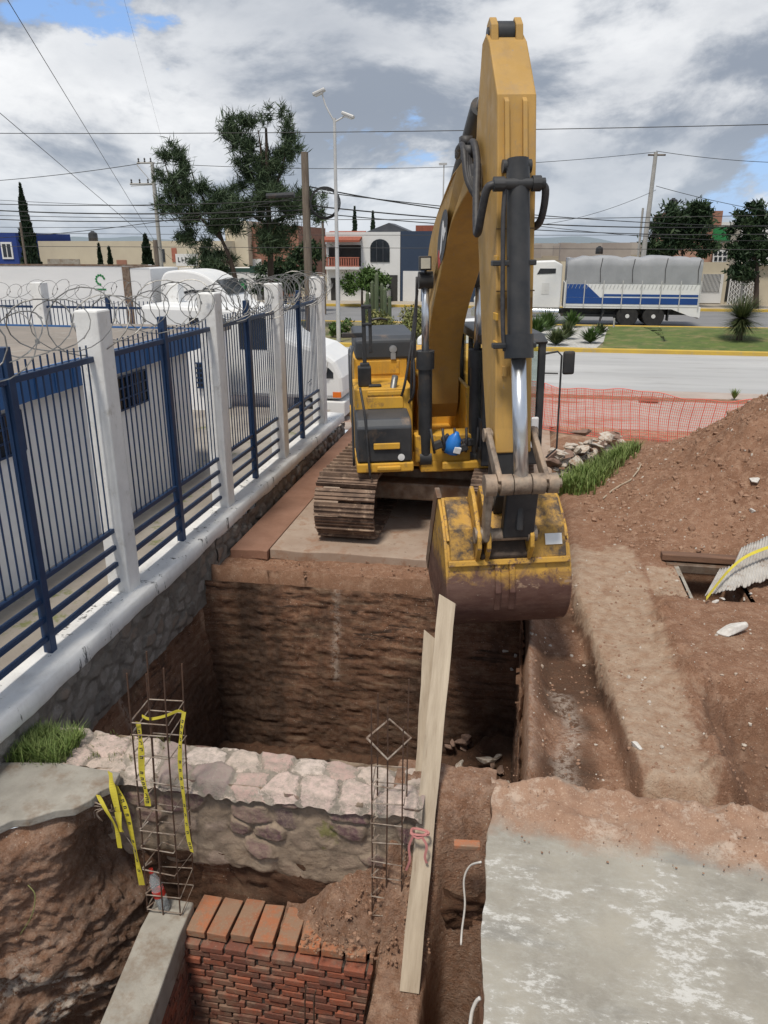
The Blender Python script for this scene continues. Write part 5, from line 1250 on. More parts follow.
for px in (224, 243):
    cx_, cz_ = XZ(px, 287, 60.5); aw = h7.b(MB().prism([(cx_-.36, cz_-.9), (cx_+.36, cz_-.9)]+[(cx_+.36*math.cos(a), cz_+.2+.5*math.sin(a)) for a in np.linspace(0, math.pi, 9)], 60.42, 60.47), 'arched_grille', M_GREEN)
    h7.b(MB().prism([(cx_+.2*math.cos(a), cz_+.45*math.sin(a)-.1) for a in np.linspace(0, 2*math.pi, 14)[:-1]], 60.38, 60.41), 'pale_centre', M_GPAN, aw)
h7.rect('dark_gate', 257, 266, 279, 303, M_SHADE, -.05, 0)
h8 = House('low_wall_house', 'low pale wall between the brick building and the balcony house', 'wall', 301, 326.5, 276, 62, 1, M_CREAM)
# sign above the shop
sg = MB().b2(-.9, .9, 0, .1, 0, .9).build('shop_sign', M_HWHITE); sp_ = atY(187, 266, 59.5); sg.location = sp_; tag(sg, 'pale sign board with dark lettering above the trailer cab', 'sign')
lt = MB()
for k in range(5): lt.b2(-.7+.3*k, -.64+.3*k, -.03, -.005, .3, .65); 
for k in range(4): lt.b2(-.7+.3*k, -.52+.3*k, -.03, -.006, .3+.12*(k % 3), .36+.12*(k % 3))
lt.build('lettering', M_DARK, sg)
# right side
h9 = House('brick_house', 'red block house behind the broad dark tree above the cargo truck', 'house', 662, 714, 211, 66, 8, M_RBRK)
h9.rect('pink_storey', 655, 712, 237, 262, pm('salmon_render', (.50, .30, .22), (.45, .27, .2), .5, .9), -.05, 0)
h10 = House('green_clad_house', 'house with bright green sheet panel and white framed window', 'house', 712, 734, 226, 65, 7, M_CONC)
h10.rect('green_panel', 712.5, 731, 227, 241, M_GPAN, -.06, 0)
wf = h10.rect('window', 713, 727, 250, 262, M_HWHITE, -.08, 0)
for a in (714, 718.5, 723): h10.rect('pane', a, a+3, 251.5, 255.5, M_GLASS, -.1, -.085, wf); h10.rect('pane', a, a+3, 257, 261, M_GLASS, -.1, -.085, wf)
h11 = House('gated_wall', 'pale street wall with a white garage gate of grey bars behind the truck', 'wall', 560, 727, 262, 62, .3, M_CREAM)
gt = h11.rect('gate', 701, 722, 274, 303, M_HWHITE, -.08, -.02); h11.rect('gate_opening', 702, 720, 274, 291.5, M_GLASS, -.11, -.085, gt)
gb = MB()
for k in range(14):
    x, _ = XZ(702.5+k*1.33, 283, 62); gb.b2(x-.02, x+.02, 61.85, 61.88, XZ(710, 291.5, 62)[1], XZ(710, 274, 62)[1])
h11.b(gb, 'bars', M_HWHITE, gt)
h11.rect('garage_door', 650, 690, 274, 303, M_HWHITE, -.08, -.02)
h12 = House('grille_wall', 'beige wall with a bold white open grille at the right edge', 'wall', 727.5, 757, 303, 62, .3, M_CREAM)
h12.rect('backing', 728, 756, 278, 303, M_SHADE, 1.5, 1.6)
gb = MB(); rs2 = random.Random(4)
for k in range(11):
    x, _ = XZ(729+k*2.6, 290, 62); zt_ = XZ(740, 279, 62)[1]; gb.b2(x-.045, x+.045, 61.9, 61.96, .13, zt_)
    if k < 10:
        for q_ in range(5): zq = .25+q_*.36+(.18 if k % 2 else 0); gb.b2(x, x+.21, 61.9, 61.955, zq, zq+.08)
h12.b(gb, 'white_grille', M_HWHITE)
h13 = House('beige_house', 'beige house corner with white roof edge at the far right', 'house', 757.5, 860, 265, 61.5, 8, M_CREAM)
h13.rect('roof_edge', 757.5, 800, 259, 265, M_HWHITE, -.4, 2)
h14 = House('flat_house', 'white flat topped house between the two dark trees', 'house', 712, 800, 222, 75, 8, M_HWHITE)
tank(672.5, 198, 208, 66, 'black rooftop water tank above the broad dark tree')
tank(599, 246, 254, 70, 'black water tank just above the cargo truck cover')
# skyline clutter
bb_ = MB(); rs = np.random.RandomState(12)
for k in range(420):
    x = rs.uniform(-260, 420); y = rs.uniform(230, 700); h_ = rs.uniform(2.6, 5.2)*(1 if y < 400 else 1.25)
    w_ = rs.uniform(6, 16); bb_.b2(x, x+w_, y, y+8, -.2, h_)
o = bb_.build('distant_town', pm('distant_town_walls', (.42, .38, .34), (.28, .24, .22), .05, .9)); tag(o, 'far low roofs of the town along the horizon', 'town', kind='stuff')
xs = np.linspace(-2600, 2600, 200); hv = 20+18*fbm(xs/420, xs*0, 801, 4)*2
o = MB(); 
for i in range(199): o.add([(xs[i], 2300, -1), (xs[i+1], 2300, -1), (xs[i+1], 2500, max(3, hv[i+1])), (xs[i], 2500, max(3, hv[i])), (xs[i+1], 3000, -1), (xs[i], 3000, -1)], [(0, 1, 2, 3), (3, 2, 4, 5)])
o = o.build('hills', pm('far_hills', (.20, .24, .27), (.17, .21, .24), .002, 1.)); o['kind'] = 'structure'

# ================================================================ VEHICLES
M_TARP = pm('grey_tarpaulin', (.34, .35, .37), (.28, .29, .31), .9, .65, 0, .5, 3)
M_TBLUE = pm('truck_blue', (.015, .07, .27), (.015, .06, .23), 1, .45)
def wheel(mb_t, root, x, y, r, wd, side=-1, name='wheel', hub=M_LAMP):
    tw = MB().rev((x, y, r), [(r*.55, -wd/2), (r*.93, -wd/2), (r, -wd*.32), (r, wd*.32), (r*.93, wd/2), (r*.55, wd/2)], 26, 'y').build(name, M_TYRE, root, auto=40)
    MB().rev((x, y+side*wd*.42, r), [(0, -.05), (r*.18, -.05), (r*.22, 0), (r*.45, .02), (r*.56, -.02), (r*.58, .05), (0, .06)] if side < 0 else [(0, .05), (r*.2, .05), (r*.45, -.02), (r*.57, .0), (0, -.05)], 20, 'y').build('hub', hub, tw, auto=40)
    return tw
ct = thing('cargo_truck', 'white conventional cargo truck with blue striped stake sides under a grey tarpaulin', 'truck', (.2, 45, -.03))
# x: cab front at -3.2 .. rear 9.0 ; y 0 .. 2.45
MB().b2(-2.9, 8.9, .75, 1.7, .62, .86).b2(1.7, 5.0, .35, 2.1, .50, .64).build('chassis', M_DARK, ct)
bd = MB(); bd.b2(1.78, 9.0, 0, 2.45, .98, 1.10)
bd.build('load_floor', M_WHITE, ct)
tz = lambda x: 3.70+.05*math.sin(x*2.1)+.03*math.sin(x*5)
tp = []; nseg = 40
prof_x = [1.85+(8.85-1.85)*i/nseg for i in range(nseg+1)]
arr = np.zeros((nseg+1, 9, 3))
for i, x in enumerate(prof_x):
    sag = .03*math.sin(i*math.pi/5.0)**2
    z0_ = 2.28; zt_ = tz(x)-sag*1.5-(.18 if i == nseg else 0)-(.08 if i == 0 else 0)
    for j, (yy, zz_) in enumerate([(-.03, z0_), (-.05+sag, z0_+.4), (-.04+sag, z0_+.9), (-.02, zt_-.16), (.18, zt_), (2.25, zt_), (2.47, zt_-.16), (2.48, z0_+.6), (2.47, z0_)]):
        arr[i, j] = (x, yy, zz_)
tp_ = grid_mesh('tarpaulin', arr, M_TARP, None, None, None, ct)
MB().b2(8.80, 8.86, 0, 2.42, 2.2, 3.55).b2(1.86, 1.9, 0, 2.42, 2.2, 3.6).build('tarpaulin_end', M_TARP, ct)
sb = MB().b2(1.8, 8.85, -.02, .02, 1.1, 2.32).b2(1.8, 8.85, 2.42, 2.46, 1.1, 2.32).b2(8.82, 8.9, 0, 2.44, 1.1, 2.32).b2(1.78, 1.84, 0, 2.44, 1.1, 2.32).build('side_boards', M_WHITE, ct)
st = MB().b2(1.9, 8.8, -.034, -.021, 1.22, 1.55).b2(3.9, 8.8, -.034, -.021, 1.62, 1.74).prism([(1.9, 1.56), (3.0, 1.56), (3.7, 1.56), (3.2, 2.0), (2.9, 2.25), (1.9, 2.25)], -.034, -.0215)
st.build('blue_stripe', M_TBLUE, sb)
pb_ = MB()
for k in range(8):
    x = 1.85+k*1.0; pb_.b2(x-.025, x+.025, -.075, -.035, 1.0, 2.45)
for k in range(34):
    x = 1.95+k*.2; pb_.prism([(x, 2.02), (x+.015, 2.02), (x+.1, 2.26), (x+.085, 2.26)], -.05, -.036)
pb_.build('stake_posts', M_LAMP, sb)
for k in range(4): x = 3.65+k*1.68; MB().tube([(x, -.07, 2.35), (x-.05, -.05, 3.0), (x+.03, -.03, tz(x)-.12)], .018, 5).build('rope', M_WIRE, tp_)
for x in (5.25, 6.62):
    wheel(None, ct, x, .28, .58, .5, hub=M_HWHITE); wheel(None, ct, x, 2.15, .58, .5, 1)
MB().prism([(3.9, .9), (4.05, .9), (3.85, .25), (3.8, .25)], .1, .6).b2(7.35, 7.42, .1, .65, .35, .95).build('mud_flap', M_DARK, ct)
MB().prism([(7.5, .98), (9.0, .98), (9.0, .55), (8.5, .62)], 0, .06).build('rear_skirt', M_WHITE, ct)
MB().b2(8.9, 8.95, .1, 2.3, .5, .7).build('rear_bumper', M_STEEL, ct)
MB().cyl((-.6, .3, .72), (1.55, .3, .72), .27, n=18).build('fuel_tank', M_CHROME, ct, auto=30)
cabt = MB().prism([(-.9, .95), (1.6, .95), (1.6, 3.25), (1.2, 3.45), (-.2, 3.40), (-.75, 3.1), (-.95, 2.2)], .05, 2.4).build('cab', M_WHITE, ct, bevel=.06)
MB().prism([(.25, 2.75), (1.25, 2.8), (1.25, 3.05), (.4, 3.05)], .03, .06).prism([(-.75, 2.1), (-.05, 2.1), (-.05, 2.8), (-.55, 2.8)], .03, .06).build('window', M_GLASS, cabt)
MB().b2(.55, .95, .035, .05, 1.7, 2.3).b2(.72, .78, .02, .04, 1.9, 2.1).build('locker_door', M_HWHITE, cabt)
MB().prism([(-3.1, .9), (-.95, .9), (-.95, 2.1), (-1.4, 2.05), (-3.0, 1.75), (-3.2, 1.4)], .3, 2.15).build('hood', M_WHITE, ct, bevel=.08)
MB().cyl((-.35, .02, 1.0), (-.35, .02, 3.4), .075, n=12).tube([(-.35, .02, 3.35), (-.32, .02, 3.55), (-.1, .02, 3.75)], .075, 10).build('exhaust_stack', M_CHROME, ct, auto=40)
MB().b2(-3.3, -3.1, .1, 2.3, .45, .85).build('bumper', M_CHROME, ct)
wheel(None, ct, -2.2, .3, .50, .35); wheel(None, ct, -2.2, 2.1, .50, .35, 1)

# articulated lorry on the near road, left
tr = thing('semi_truck', 'long white box trailer with rounded white sleeper cab behind the razor wire', 'truck', (-14.9, 28, -.02))
t = NT('trailer_panels'); c = t.mix(t.ramp(t.noise(.5, 5, stretch=(.3, 1, 2)), .35, .65), (.76, .76, .76), (.66, .67, .68))
M_TRL = t.out(c, .5)
MB().b2(-12, -.12, 0, 2.5, 1.05, 3.50).build('trailer_box', M_TRL, tr, bevel=.02)
mb = MB().b2(-12, .95, -.02, .02, 3.50, 3.56); mb.b2(-12, -.1, -.02, .02, 1.0, 1.12); mb.build('trim_rail', M_STEEL, tr)
MB().b2(-.12, .16, -.01, 2.5, 1.05, 3.48).build('corner_post', M_STEEL, tr)
MB().b2(.16, 1.0, .03, 2.47, 1.05, 3.42).build('front_box', M_TRL, tr, bevel=.03)
lg = MB()
for a in np.linspace(.3, 4.6, 9): lg.cyl((-1.05+.17*math.cos(a), -.004, 3.0+.17*math.sin(a)), (-1.05+.17*math.cos(a), -.012, 3.0+.17*math.sin(a)), .045, n=8)
lg.b2(-1.3, -.85, -.012, -.004, 2.62, 2.68); lg.build('green_mark', M_GPAN, tr)
cs = spline([(1.35, 1.0), (1.3, 2.4), (1.45, 3.18), (2.0, 3.36), (2.8, 3.30), (3.4, 3.0), (3.9, 2.5), (4.3, 2.15), (5.0, 2.0), (5.4, 1.8), (5.5, 1.2), (5.5, .8)], 5)
cb2 = MB().prism(cs+[(1.35, .8)], .05, 2.4).build('cab', M_WHITE, tr, bevel=.08)
MB().prism([(2.25, 2.60), (2.6, 2.68), (2.95, 2.62), (2.9, 2.50), (2.6, 2.58), (2.3, 2.52)], .02, .06).prism([(3.0, 2.0), (3.75, 2.05), (3.45, 2.7), (3.05, 2.75)], .02, .06).build('window', M_GLASS, cb2)
MB().prism([(3.5, 3.02), (3.95, 2.52), (3.9, 2.47), (3.45, 2.97)], .3, 2.15).build('windscreen', M_GLASS, cb2)
MB().prism([(2.9, 2.15), (3.2, 2.3), (3.4, 2.1), (3.3, 1.9), (3.1, 2.05), (2.95, 1.95)], .02, .045).build('green_mark', M_GPAN, cb2)
for x in (-10.5, -9.2, 1.9, 4.7): wheel(None, tr, x, .3, .5, .4)
MB().b2(-11.8, 5.2, .8, 1.7, .65, 1.04).build('chassis', M_DARK, tr)

# white truck parked beyond the end of the side fence
wt_ = thing('parked_truck', 'white truck with amber side lamp parked just past the end of the side fence', 'truck', (-4.45, 18.7, -.01))
MB().prism([(-5.2, .55), (.0, .55), (.06, .75), (.04, 1.1), (-.15, 1.5), (-.55, 1.78), (-1.2, 1.95), (-1.5, 2.1), (-1.75, 2.72), (-5.2, 2.8)], 0, 2.0).build('body', M_WHITE, wt_, bevel=.10)
MB().prism([(-1.6, 1.75), (-2.6, 1.75), (-2.6, 2.55), (-1.85, 2.55)], -.01, .03).build('window', M_GLASS, wt_); MB().b2(-3.9, -2.95, -.01, .03, 1.75, 2.5).build('window', M_GLASS, wt_)
MB().prism([(-.62, 1.08), (-.20, 1.08), (-.20, 1.22), (-.32, 1.34), (-.62, 1.38)], -.012, .03).build('side_vent_window', M_GLASS, wt_)
MB().b2(-.22, -.01, -.012, .03, .60, .74).build('side_lamp', pm('amber_lamp', (.75, .18, .02), (.7, .15, .02), 2, .3), wt_)
MB().b2(-.62, .09, -.03, 2.03, .12, .50).build('bumper', M_HWHITE, wt_, bevel=.03)
MB().tube([(-.45, -.02, 1.0), (-.35, -.10, 1.25), (-.30, -.12, 1.5)], .012, 6).rev((-.42, -.12, 1.52), [(0, -.02), (.07, -.02), (.085, 0), (.07, .02), (0, .02)], 14, 'y').build('round_mirror', M_LAMP, wt_)
MB().tube([(-.85, -.03, .95), (-.65, -.05, 1.15), (-.45, -.05, 1.38)], .008, 5).build('wiper', M_DARK, wt_)
for x in (-.9, -4.2): wheel(None, wt_, x, .25, .40, .26)

def car(name, label, x, y, col, rz=0., grp=None):
    r = thing(name, label, 'car', (x, y, 0), grp, rz)
    MB().prism(spline([(-2.1, .35), (-2.15, .75), (-1.9, .9), (-1.2, .98), (-.6, 1.38), (.5, 1.42), (1.2, 1.02), (1.9, .88), (2.1, .7), (2.1, .35)], 4), -.82, .82).build('body', col, r, bevel=.08)
    for s in (-1, 1): MB().prism([(-1.0, 1.0), (-.55, 1.32), (.45, 1.35), (1.0, 1.02)], s*.822-.01, s*.822+.01).build('window', M_GLASS, r)
    MB().prism([(1.22, 1.04), (.55, 1.41), (.50, 1.38), (1.15, 1.0)], -.7, .7).build('windscreen', M_GLASS, r)
    for x_ in (-1.35, 1.35): wheel(None, r, x_, -.72, .32, .2); wheel(None, r, x_, .72, .32, .2, 1)
    return r
car('parked_car', 'white car on the road partly hidden behind the excavator boom and stick', -2.0, 31.2, M_WHITE, 0)
g_ = atY(384, 300, 62); c_ = car('parked_car', 'silver grey car inside the dark garage of the two storey house', g_.x, 60.2, M_LAMP, R(-90)); c_.location.z = .13; c_.scale = (.9, .9, .9)

# ================================================================ POLES, LAMPS AND CABLES
def pole(name, label, cat, x, y, z0, h, r0, r1, m, n=10):
    root = thing(name, label, cat, (x, y, z0)); MB().cyl((0, 0, 0), (0, 0, h), r0, r1, n).build('shaft', m, root, smooth=False, auto=40); return root
p = atY(335, 120, 31.2); b_ = atY(338, 352, 31.2)
lp_ = pole('street_lamp', 'tall grey double arm street lamp at the roadside', 'street lamp', b_.x+.03, 31.2+3.0, .1, 9.45-.4, .10, .06, M_LAMP)
def rel(px, py, o, Y): v = atY(px, py, Y); return (v.x-o.location.x, v.y-o.location.y, v.z-o.location.z)
Yl = 34.2
lp_.location.x = atY(336, 200, Yl).x
top = rel(334.5, 122, lp_, Yl)
MB().cyl((0, 0, 8.6), top, .06, .05, 8).build('shaft_top', M_LAMP, lp_)
for (hx, hy, ex_, ey_) in ((319, 92, 326, 106), (348, 115, 340, 119)):
    a = MB().tube(spline([top, rel(ex_, ey_, lp_, Yl), rel(hx+(3 if hx < 330 else -3), hy+1, lp_, Yl)], 4), .035, 6).build('arm', M_LAMP, lp_)
    h_ = rel(hx, hy, lp_, Yl); sgn = -1 if hx < 330 else 1
    MB().box((h_[0], h_[1], h_[2]), (.55, .26, .13), Matrix.Rotation(sgn*.35, 3, 'Y')).build('lamp_head', M_LAMP, a, bevel=.04)
    MB().box((h_[0], h_[1], h_[2]-.09), (.35, .20, .05), Matrix.Rotation(sgn*.35, 3, 'Y')).build('lamp_glass', M_HWHITE, a, bevel=.02)
def ppole(name, label, cat, px, py0, py1, Y, r0, r1, m, z0=0.):
    a = atY(px, py1, Y); t_ = atY(px if not isinstance(px, tuple) else px[0], py0, Y)
    return pole(name, label, cat, t_.x, Y, z0, t_.z-z0, r0, r1, m)
wp = ppole('wooden_pole', 'stout weathered wooden utility pole with a coil of cable', 'utility pole', 304.5, 152, 300, 36, .20, .16, M_POLEW, .1)
ring = MB()
for k in range(4):
    cx_, cy_, cz_ = rel(325, 203, wp, 36); ring.tube([(cx_+(.62+.03*k)*math.cos(a), -.1+.03*k, cz_+(.62+.03*k)*math.sin(a)*.95) for a in np.linspace(0, 6.283, 28)], .018, 5)
ring.build('cable_coil', M_WIRE, wp)
MB().cyl((-1.8, -.1, rel(290, 196, wp, 36)[2]), (-.5, -.1, rel(290, 195, wp, 36)[2]), .12, n=10).build('splice_case', M_DARK, wp)
cp = ppole('steel_pole', 'grey lattice topped utility pole with two crossarms and insulators', 'utility pole', 152, 162, 268, 44, .14, .10, M_POLEC, 0)
for (xa, xb, yy) in ((137, 151, 163), (130, 149, 184)):
    a = rel(xa, yy, cp, 44); b_ = rel(xb, yy, cp, 44); arm_ = MB().cyl((a[0], 0, a[2]), (b_[0]+.2, 0, b_[2]), .05, n=6).build('crossarm', M_POLEC, cp)
    for k in range(3):
        x = a[0]+.1+k*(b_[0]-a[0])/2.3; MB().rev((x, 0, a[2]), [(.02, 0), (.06, .08), (.03, .14), (.06, .2), (.02, .26)], 8).build('insulator', M_DARK, arm_)
MB().tube([rel(137, 165, cp, 44), (0, 0, rel(150, 185, cp, 44)[2]), rel(131, 186, cp, 44)], .025, 5).build('brace', M_POLEC, cp)
ppole('slim_pole', 'thin dark pole left of the two storey house', 'utility pole', 322.5, 216, 300, 50, .10, .08, M_POLEW)
ppole('slim_pole', 'thin dark pole standing through the short cypress above the trailer cab', 'utility pole', 155, 240, 300, 33, .11, .10, M_POLEW)
ppole('slim_pole', 'dark pole in front of the blue house', 'utility pole', 20, 222, 262, 54, .10, .08, M_POLEW)
sl2 = ppole('street_lamp', 'thin distant street lamp seen left of the boom', 'street lamp', 444, 163, 300, 52, .06, .04, M_LAMP)
MB().box(rel(443, 164, sl2, 52), (.5, .2, .12)).build('lamp_head', M_LAMP, sl2)
tp2 = pole('leaning_pole', 'pale utility pole leaning right above the cargo truck', 'utility pole', atY(643, 250, 56).x, 56, 0, 1, .01, .01, M_POLEC)
MB().cyl((0, 0, 0), rel(656, 152, tp2, 56), .2, .12, 8).build('pole', M_POLEC, tp2)
c2_ = rel(656, 155, tp2, 56); MB().cyl((c2_[0]-.5, -.1, c2_[2]), (c2_[0]+.6, .1, c2_[2]), .06, n=6).build('crossarm', M_POLEW, tp2)
ppole('slim_pole', 'thin concrete pole beside the leaning pole', 'utility pole', 643, 208, 300, 56.5, .09, .07, M_POLEC)
lpx = thing('tree_stake', 'grey leaning stake in front of the white grille', 'post', (atY(741, 300, 58).x, 58, .1)); MB().cyl((0, 0, 0), rel(746, 253, lpx, 58), .09, .07, 8).build('shaft', M_POLEC, lpx)
ppole('marker_post', 'short thin grey post on the median in front of the truck', 'post', 614.5, 318, 330, 43, .05, .04, M_POLEC, .1)
wires = [  # (x0,y0,x1,y1,Y0,Y1,sag px,radius,label)
 (-60, 133, 830, 123, 26, 26, 3, .012, 'single high cable crossing the whole sky'),
 (-60, 184, 150, 162, 44, 44, 3, .018, 'cable rising from the left to the crossarm pole'),
 (150, 163, 656, 152, 44, 56, 9, .016, 'cable between the crossarm pole and the leaning pole'),
 (656, 151, 830, 163, 56, 56, 3, .018, 'cable running right from the top of the leaning pole'),
 (4, -6, 160, 250, 15, 44, 0, .008, 'steep cable falling from the upper left corner'),
 (-20, 96, 175, 262, 18, 46, 0, .009, 'second steep cable left of the crossarm pole'),
 (108, -60, 205, 300, 15, 40, 0, .002, 'faint steep cable above the crossarm pole'),
 (-60, 202, 304, 200, 40, 36, 4, .020, 'upper cable of the left bundle'),
 (-60, 207, 304, 210, 40, 36, 5, .030, 'thick cable of the left bundle'),
 (-60, 214, 830, 214, 46, 46, 5, .018, 'long thin cable behind both casuarinas'),
 (-60, 216, 304, 214, 40, 36, 6, .024, 'third cable of the left bundle'),
 (-60, 240, 304, 196, 40, 36, 8, .016, 'sloping cable in the left bundle'),
 (-60, 232, 830, 234, 48, 48, 2, .014, 'thin low cable in front of the house roofs'),
 (-60, 246, 830, 250, 30, 30, 0, .010, 'lowest thin cable level with the truck cover'),
 (306, 186, 545, 218, 36, 50, 4, .030, 'thick black cable sloping right from the wooden pole'),
 (304, 190, 830, 226, 36, 56, 8, .022, 'black cable behind the boom to the right edge'),
 (304, 205, 830, 222, 36, 56, 10, .030, 'heavier cable behind the stick'),
 (304, 212, 830, 232, 36, 56, 8, .022, 'lower cable behind the stick'),
 (530, 225, 830, 240, 50, 56, 5, .018, 'lowest cable of the right bundle'),
 (656, 186, 830, 220, 56, 56, 3, .018, 'cable sloping down right of the leaning pole'),
 (656, 190, 530, 226, 56, 54, 5, .014, 'cable sloping down left of the leaning pole'),
 (-60, 226, 304, 222, 38, 36, 3, .012, 'thin wire under the left bundle'),
 (-60, 196, 304, 206, 41, 37, 4, .012, 'thin wire crossing the left bundle')]
for (x0, y0, x1, y1, Y0, Y1, sg_, r_, lb) in wires:
    a = atY(x0, y0, Y0); b_ = atY(x1, y1, Y1); sgm = sg_/FPX*(Y0+Y1)/2
    pts = [a.lerp(b_, i/24)-Vector((0, 0, sgm*4*(i/24)*(1-i/24))) for i in range(25)]
    mid = a.lerp(b_, .5); mb = MB().tube([p_-mid for p_ in pts], r_, 5); o = mb.build('overhead_cable', M_WIRE); o.location = mid; tag(o, lb, 'cable', 'overhead cables')

# ================================================================ DEBRIS NETTING ALONG THE PAVEMENT
t = NT('orange_netting'); t.out((.74, .14, .10), .5); M_NET = t.m; M_NET.node_tree.nodes['Principled BSDF'].inputs['Subsurface Weight'].default_value = 0
nf = thing('netting_fence', 'orange red plastic safety netting strung along the pavement behind the heap', 'fence', (3, 18.2, 0))
npath = [atz(528, 425, .05), atz(560, 433, .0), atz(620, 440, .0), atz(690, 446, .0), atz(768, 450, 0), atz(850, 455, 0)]
npath = [Vector((v[0], v[1], 0)) for v in spline([tuple(p) for p in npath], 14)]
seg = [0]; 
for i in range(1, len(npath)): seg.append(seg[-1]+(npath[i]-npath[i-1]).length)
def onp(s):
    for i in range(1, len(seg)):
        if s <= seg[i]: return npath[i-1].lerp(npath[i], (s-seg[i-1])/(seg[i]-seg[i-1]))
    return npath[-1]
off = Vector((3, 18.2, 0)); Ltot = seg[-1]; nm = MB(); nV = int(Ltot/.042)
def ntop(s): return 1.12-.05*math.sin(s*1.9)-.05*s/Ltot*2
def npt(s, f):
    p = onp(s); wv = .05*math.sin(s*2.3+f*2)+.03*math.sin(s*5.1); return Vector((p.x, p.y+wv, .02+ntop(s)*f+.02*math.sin(s*7+f*5)*f))-off
for k in range(nV+1):
    s = Ltot*k/nV; big_ = (k % 5 == 0)
    nm.tube([npt(s+.05*math.sin(f*3+s), f) for f in np.linspace(0, 1, 7)],   .011 if big_ else .0048, 3, cap=False)
for j in range(19):
    f = j/18; nm.tube([npt(Ltot*k/110, f) for k in range(111)],   .005 if j not in (0, 18) else .009, 3, cap=False)
nm.build('net', M_NET, nf)
for s in (.2, Ltot-.2):
    p = onp(s)-off; MB().cyl((p.x, p.y+.05, -.05), (p.x+.02, p.y+.05, 1.28), .014, n=6).build('stake', M_REBAR, nf)

# ================================================================ RUBBLE AND STONES
M_ROCK = pm('pale_broken_stone', (.56, .51, .45), (.40, .34, .28), 3, .9, 0, .6, 14, dirt=(.34, .22, .15), dscale=3, dlo=.5, dhi=.62)
M_ROCK2 = pm('brown_broken_stone', (.26, .17, .13), (.18, .12, .095), 3, .9, 0, .6, 14)
M_ROCK3 = pm('white_broken_stone', (.66, .64, .61), (.52, .49, .45), 4, .85, 0, .5, 14)
import bmesh
def rock_mesh(seed, pts_n=14):
    rs = np.random.RandomState(seed); bm = bmesh.new()
    for _ in range(pts_n):
        d = rs.normal(size=3); d /= np.linalg.norm(d); bm.verts.new(tuple(d*rs.uniform(.8, 1.05)*np.array([1, .8, .62])))
    r_ = bmesh.ops.convex_hull(bm, input=bm.verts); 
    for v in [v for v in bm.verts if not v.link_faces]: bm.verts.remove(v)
    bmesh.ops.bevel(bm, geom=list(bm.edges), offset=.045, segments=1, affect='EDGES', clamp_overlap=True)
    me = bpy.data.meshes.new('broken_stone'); bm.to_mesh(me); bm.free(); return me
RM = [rock_mesh(i) for i in range(9)]; RMM = []
for mm in (M_ROCK, M_ROCK2, M_ROCK3):
    row = []
    for me in RM: m2 = me.copy(); m2.materials.append(mm); row.append(m2)
    RMM.append(row)
rk = random.Random(5)
def rock(x, y, z, s, kind=0, label=None, group=None, name='broken_stone', cat='stone', flat_=1.):
    o = bpy.data.objects.new(name, RMM[kind][rk.randrange(9)]); COL.objects.link(o); o.location = (x, y, z)
    o.scale = (s*rk.uniform(.8, 1.25), s*rk.uniform(.7, 1.1), s*rk.uniform(.6, .95)*flat_); o.rotation_euler = (rk.uniform(-.5, .5), rk.uniform(-.5, .5), rk.uniform(0, 6.28))
    return tag(o, label, cat, group)
def gz(x, y): return float(site_h(np.array([float(x)]), np.array([float(y)]))[0])
RA, RB = atz(548, 482, 0), atz(618, 447, 0)
for k in range(110):
    u = rk.random(); v = rk.gauss(0, .36); x = RA.x+(RB.x-RA.x)*u+v*.3; y = RA.y+(RB.y-RA.y)*u+v; hh = .60*math.exp(-(v/.4)**2)*(1-.45*u)
    s = rk.choice([.09, .12, .15, .19, .24]); kd = 0 if rk.random() < .68 else 1
    rock(x, y, max(0, gz(x, y))+hh*rk.uniform(.35, 1.), s, kd, 'broken stone in the rubble pile beside the excavator cab' , 'stones of the rubble pile', flat_=.8)
rock(1.25, 16.3, .48, .30, 1, 'largest brown slab like stone on top of the rubble pile', flat_=.5)
def heap_at(px, py):
    r = ray(px, py); ts = np.linspace(5, 24, 1500); xx = r.x*ts; yy = r.y*ts; zz_ = H+r.z*ts
    ok = np.nonzero((yy > 5.6) & (zz_ <= site_h(xx, yy)))[0]
    return Vector((0, 0, H))+r*float(ts[ok[0]]) if len(ok) else atz(px, py, 0)
for (px, py, s, lb) in ((755, 481, .11, 'pale angular stone high on the right side of the soil heap'), (752, 512, .07, 'small white stone low on the right side of the soil heap'), (600, 478, .05, 'small white stone on the soil heap near the grass'),
                        (636, 748, .06, 'white stone lying on the dirt path near the pit'), (553, 560, .05, 'pale stone on the path beside the bucket')):
    p = heap_at(px, py); rock(p.x, p.y, p.z+s*.3, s, 2, lb)
# crumpled white sack / plaster lump
p = heap_at(732, 634); wb_ = rock(p.x, p.y, p.z+.06, .20, 2, 'large crumpled white plaster lump on the bare soil at right', None, 'plaster_lump', 'plaster lump'); wb_.scale = (.21, .13, .11); wb_.rotation_euler = (.1, -.2, .4)
# stones at the bottom of the pit and in its right wall
for k in range(34):
    x = rk.uniform(-1.1, .1); y = rk.uniform(8.2, 9.2); rock(x, y, -2.45+rk.uniform(0, .45)*sst(-1.2, 0, x), rk.choice([.07, .1, .14]), 1 if rk.random() < .75 else 0, 'dark stone lying on the floor of the pit', 'stones on the pit floor')
for (px, py) in ((505, 650), (515, 655), (509, 668)):
    p = atY(px, py, 9.15); rock(p.x, p.y, p.z, .07, 2, 'white stone set in the far pit face below the bucket', 'white stones in the pit face')
